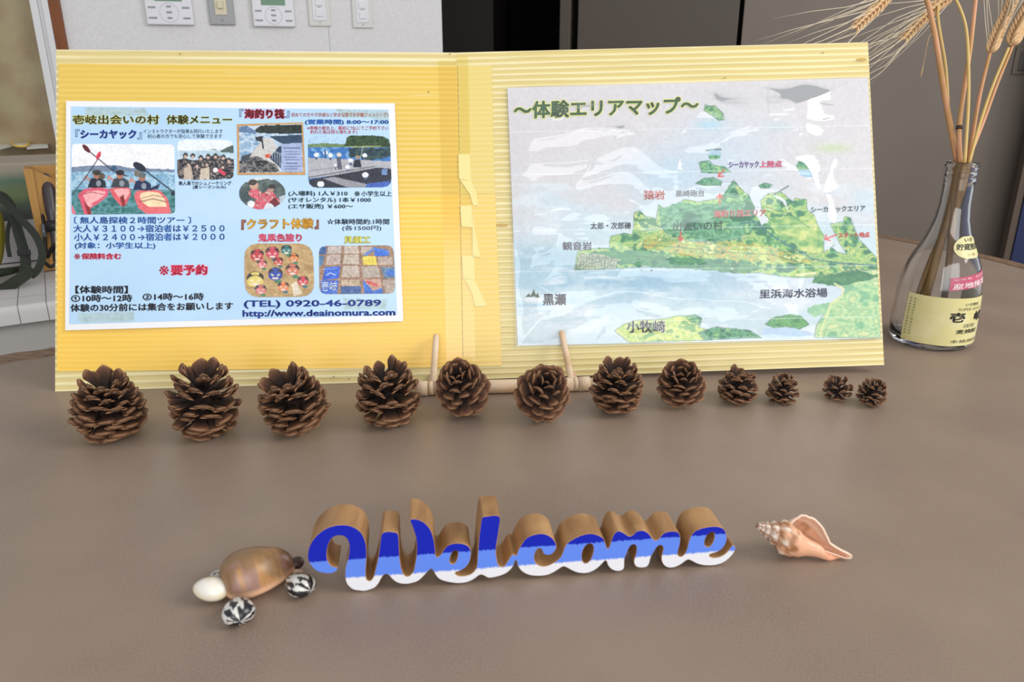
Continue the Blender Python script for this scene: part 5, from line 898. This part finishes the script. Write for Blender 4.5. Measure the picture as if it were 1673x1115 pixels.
# barley
m_st = mat('straw stem', (204, 148, 112), .5, .4, noise=(60, (186, 140, 84), .4, .6, (1, 1, .15))); m_st2 = mat('yellow straw stem', (206, 174, 104), .5); m_awn = mat('pale awn', (214, 200, 174), .5); m_nd = mat('dark node', (60, 40, 28), .6)
m_stl = mat('aged stem inside bottle', (150, 112, 62), .6, .3, noise=(40, (92, 66, 40), .4, .6, (1, 1, .2)))
kn = []; ts = np.linspace(0, 1, 8); kr = np.array([.25, .75, 1, .95, .75, .5, .25, .03]); kv = []
for t_, r_ in zip(ts, kr):
    for a in np.linspace(0, 2 * math.pi, 8, endpoint=False): kv.append((t_, r_ * .19 * math.cos(a), r_ * .15 * math.sin(a) + .05 * math.sin(t_ * 3)))
kme = bpy.data.meshes.new('kernel'); kme.from_pydata(kv, [], [tuple(int(q) for q in f) for f in grid_faces(8, 8, False, True)]); kme.materials.append(mat('barley kernel', (220, 184, 138), .5, .4, noise=(300, (186, 146, 98), .45, .65))); kme.polygons.foreach_set('use_smooth', [True] * len(kme.polygons))
zB_ = (bc - CAM) @ FW
def stalk(px, label, z0=0., foot=(0, 0), mt=m_st, r=.0019, ear=None, seed=0, awn=True, awndir=None, awnlen=.11, node=None):
    """px: stem pixels from the neck upward, on a plane at the bottle's distance"""
    rs = np.random.RandomState(seed); neck = bc + np.array([foot[0] * .22, foot[1] * .22, .2]); low = bc + np.array([foot[0], foot[1], .016])
    up = [P(x, y, zB_ * .93 + z0 * (1 + i * .3)) for i, (x, y) in enumerate(px)]
    root = thing('barley_stalk', label, 'barley', bc + dz * .016, 'dried barley in the bottle')
    m1 = bc + np.array([foot[0] * .6, foot[1] * .6, .09])
    nk = up[0].copy(); dxy = nk[:2] - bc[:2]; rr = np.linalg.norm(dxy)
    if rr > .0105: nk[:2] = bc[:2] + dxy * .0105 / rr
    nk[2] = min(nk[2], T + .206); nk2 = bc + (nk - bc) * [.75, .75, 0] + dz * .172
    tube('lower_stem', catmull([low, m1, nk2, nk], 6), r * 1.35, m_stl, root, 8)
    pts = catmull([nk] + up[1:], 8); tube('stem', pts, np.linspace(r, r * .75, len(pts)), mt, root, 8)
    if node is not None: c = pts[node]; d_ = pts[node + 1] - c; d_ /= np.linalg.norm(d_); tube('stem_node', [c - d_ * .002, c + d_ * .002], r * 1.3, m_nd, root, 8)
    if ear:
        ep = catmull([P(x, y, zB_ * .93 + z0 * 2.2 + dzz) for x, y, dzz in ear], 8); s = np.r_[0, np.cumsum(np.linalg.norm(np.diff(ep, axis=0), axis=1))]
        eo = tube('ear', ep, np.linspace(.0016, .0007, len(ep)), mt, root, 6); t_, N, B = frames(ep); K = max(4, int(s[-1] / .0052))
        view = CAM - ep[0]; view /= np.linalg.norm(view)
        for i in range(K):
            q = s[-1] * (i + .3) / K; c = np.array([np.interp(q, s, ep[:, k_]) for k_ in range(3)]); ii = min(np.searchsorted(s, q), len(ep) - 1); d_ = t_[ii]; sd3 = np.cross(d_, view); sd3 /= np.linalg.norm(sd3)
            for side, dep in ((1, 0), (-1, 0), (.25, 1)):
                out = sd3 * side + view * dep * .7; out /= np.linalg.norm(out); X_ = d_ * 1 + out * .5 + rs.randn(3) * .03; X_ /= np.linalg.norm(X_); Y_ = np.cross(out, X_); Y_ /= np.linalg.norm(Y_); Z_ = np.cross(X_, Y_)
                sz_ = .0135 * (1 - .25 * i / K); M = Matrix(((X_[0], Y_[0], Z_[0], 0), (X_[1], Y_[1], Z_[1], 0), (X_[2], Y_[2], Z_[2], 0), (0, 0, 0, 1))) @ Matrix.Diagonal((sz_, sz_, sz_, 1)); pos = c + out * .0012
                M.translation = Vector(pos - worldloc(root)); ko = bpy.data.objects.new('kernel', kme); COL.objects.link(ko); ko.parent = eo; ko.matrix_local = M
                if awn and rs.rand() < .48:
                    L = awnlen * rs.uniform(.7, 1.15); tip = pos + X_ * sz_ * .9; ad = np.array(awndir(rs)) if awndir else X_; ad = ad / np.linalg.norm(ad); d2 = X_ * .8 + ad; d2 /= np.linalg.norm(d2)
                    tube('awn', [tip, tip + d2 * L * .3, tip + (d2 * .5 + ad * .5) * L * .65, tip + (d2 * .4 + ad * .6) * L + np.array([0, 0, -.002])], [.0006, .0005, .00036, .00014], m_awn, eo, 4)
    return root
ll = lambda rs: (-1 + rs.randn() * .1, -.05 + rs.randn() * .12, -.62 + rs.randn() * .24)
lf = lambda rs: (-1 + rs.randn() * .1, -.05 + rs.randn() * .12, -.38 + rs.randn() * .16)
upd = lambda rs: (-.12 + rs.randn() * .12, rs.randn() * .1, 1)
upr = lambda rs: (.5 + rs.randn() * .12, rs.randn() * .1, 1)
stalk([(1565, 262), (1546, 170), (1533, 90), (1524, 40), (1512, -5), (1490, -32), (1470, -30)], 'thick barley stalk leaning left, its ear drooping above the board corner', .0, (-.024, -.012), r=.0033, ear=[(1462, -22, 0), (1440, 5, 0), (1418, 26, 0), (1397, 46, 0)], seed=1, awndir=lf, awnlen=.12)
stalk([(1561, 262), (1551, 200), (1545, 110), (1532, 20), (1546, -22), (1560, -20)], 'barley stalk whose bristly ear hangs down left of the straight stems', .012, (-.012, .01), m_st2, r=.0019, ear=[(1556, -8, 0), (1528, 12, 0), (1500, 38, 0), (1477, 64, 0)], seed=2, awndir=ll, awnlen=.135)
stalk([(1570, 262), (1567, 215), (1573, 160), (1585, 80), (1594, 0), (1600, -40)], 'straight barley stalk with a dark joint, rising out of the frame', -.006, (.002, -.014), r=.0027, node=9)
stalk([(1577, 262), (1582, 170), (1582, 100), (1578, 45), (1566, 8), (1552, -14)], 'slim yellow barley stalk arching left at the top', -.014, (.012, .006), m_st2, r=.0018)
stalk([(1582, 262), (1590, 215), (1602, 150), (1617, 88)], 'barley stalk with an upright ear, first from the right pair', 0, (-.02, .014), r=.0024, ear=[(1617, 88, 0), (1630, 55, 0), (1645, 22, 0), (1660, -12, 0), (1672, -40, 0)], seed=5, awndir=upd)
stalk([(1586, 262), (1606, 200), (1628, 140), (1654, 76)], 'rightmost barley stalk with its ear leaving the frame', .006, (-.03, -.004), r=.0022, ear=[(1654, 76, 0), (1664, 50, 0), (1680, 10, 0), (1694, -20, 0)], seed=6, awndir=upr)
stalk([(1584, 262), (1600, 205), (1622, 140), (1648, 78)], 'pale barley stem close beside the rightmost stalk', -.008, (-.006, .02), m_st2, r=.0019, ear=[(1650, 74, .02), (1662, 44, .02), (1684, 5, .02)], seed=7, awndir=upr, awn=False)
lz = zB_ * .93
t = thing('broken_leaf', 'thin broken strip of dried leaf drooping from the left barley stem', 'leaf', P(1530, 60, lz))
tube('leaf_strip', catmull([P(1529, 62, lz), P(1520, 57, lz), P(1515, 70, lz), P(1511, 92, lz), P(1507, 112, lz), P(1503, 128, lz)], 5), [.0007] * 12 + [.0005] * 8 + [.0011] * 4 + [.0004] * 2, mat('dry leaf', (158, 134, 100), .6), t, 6)
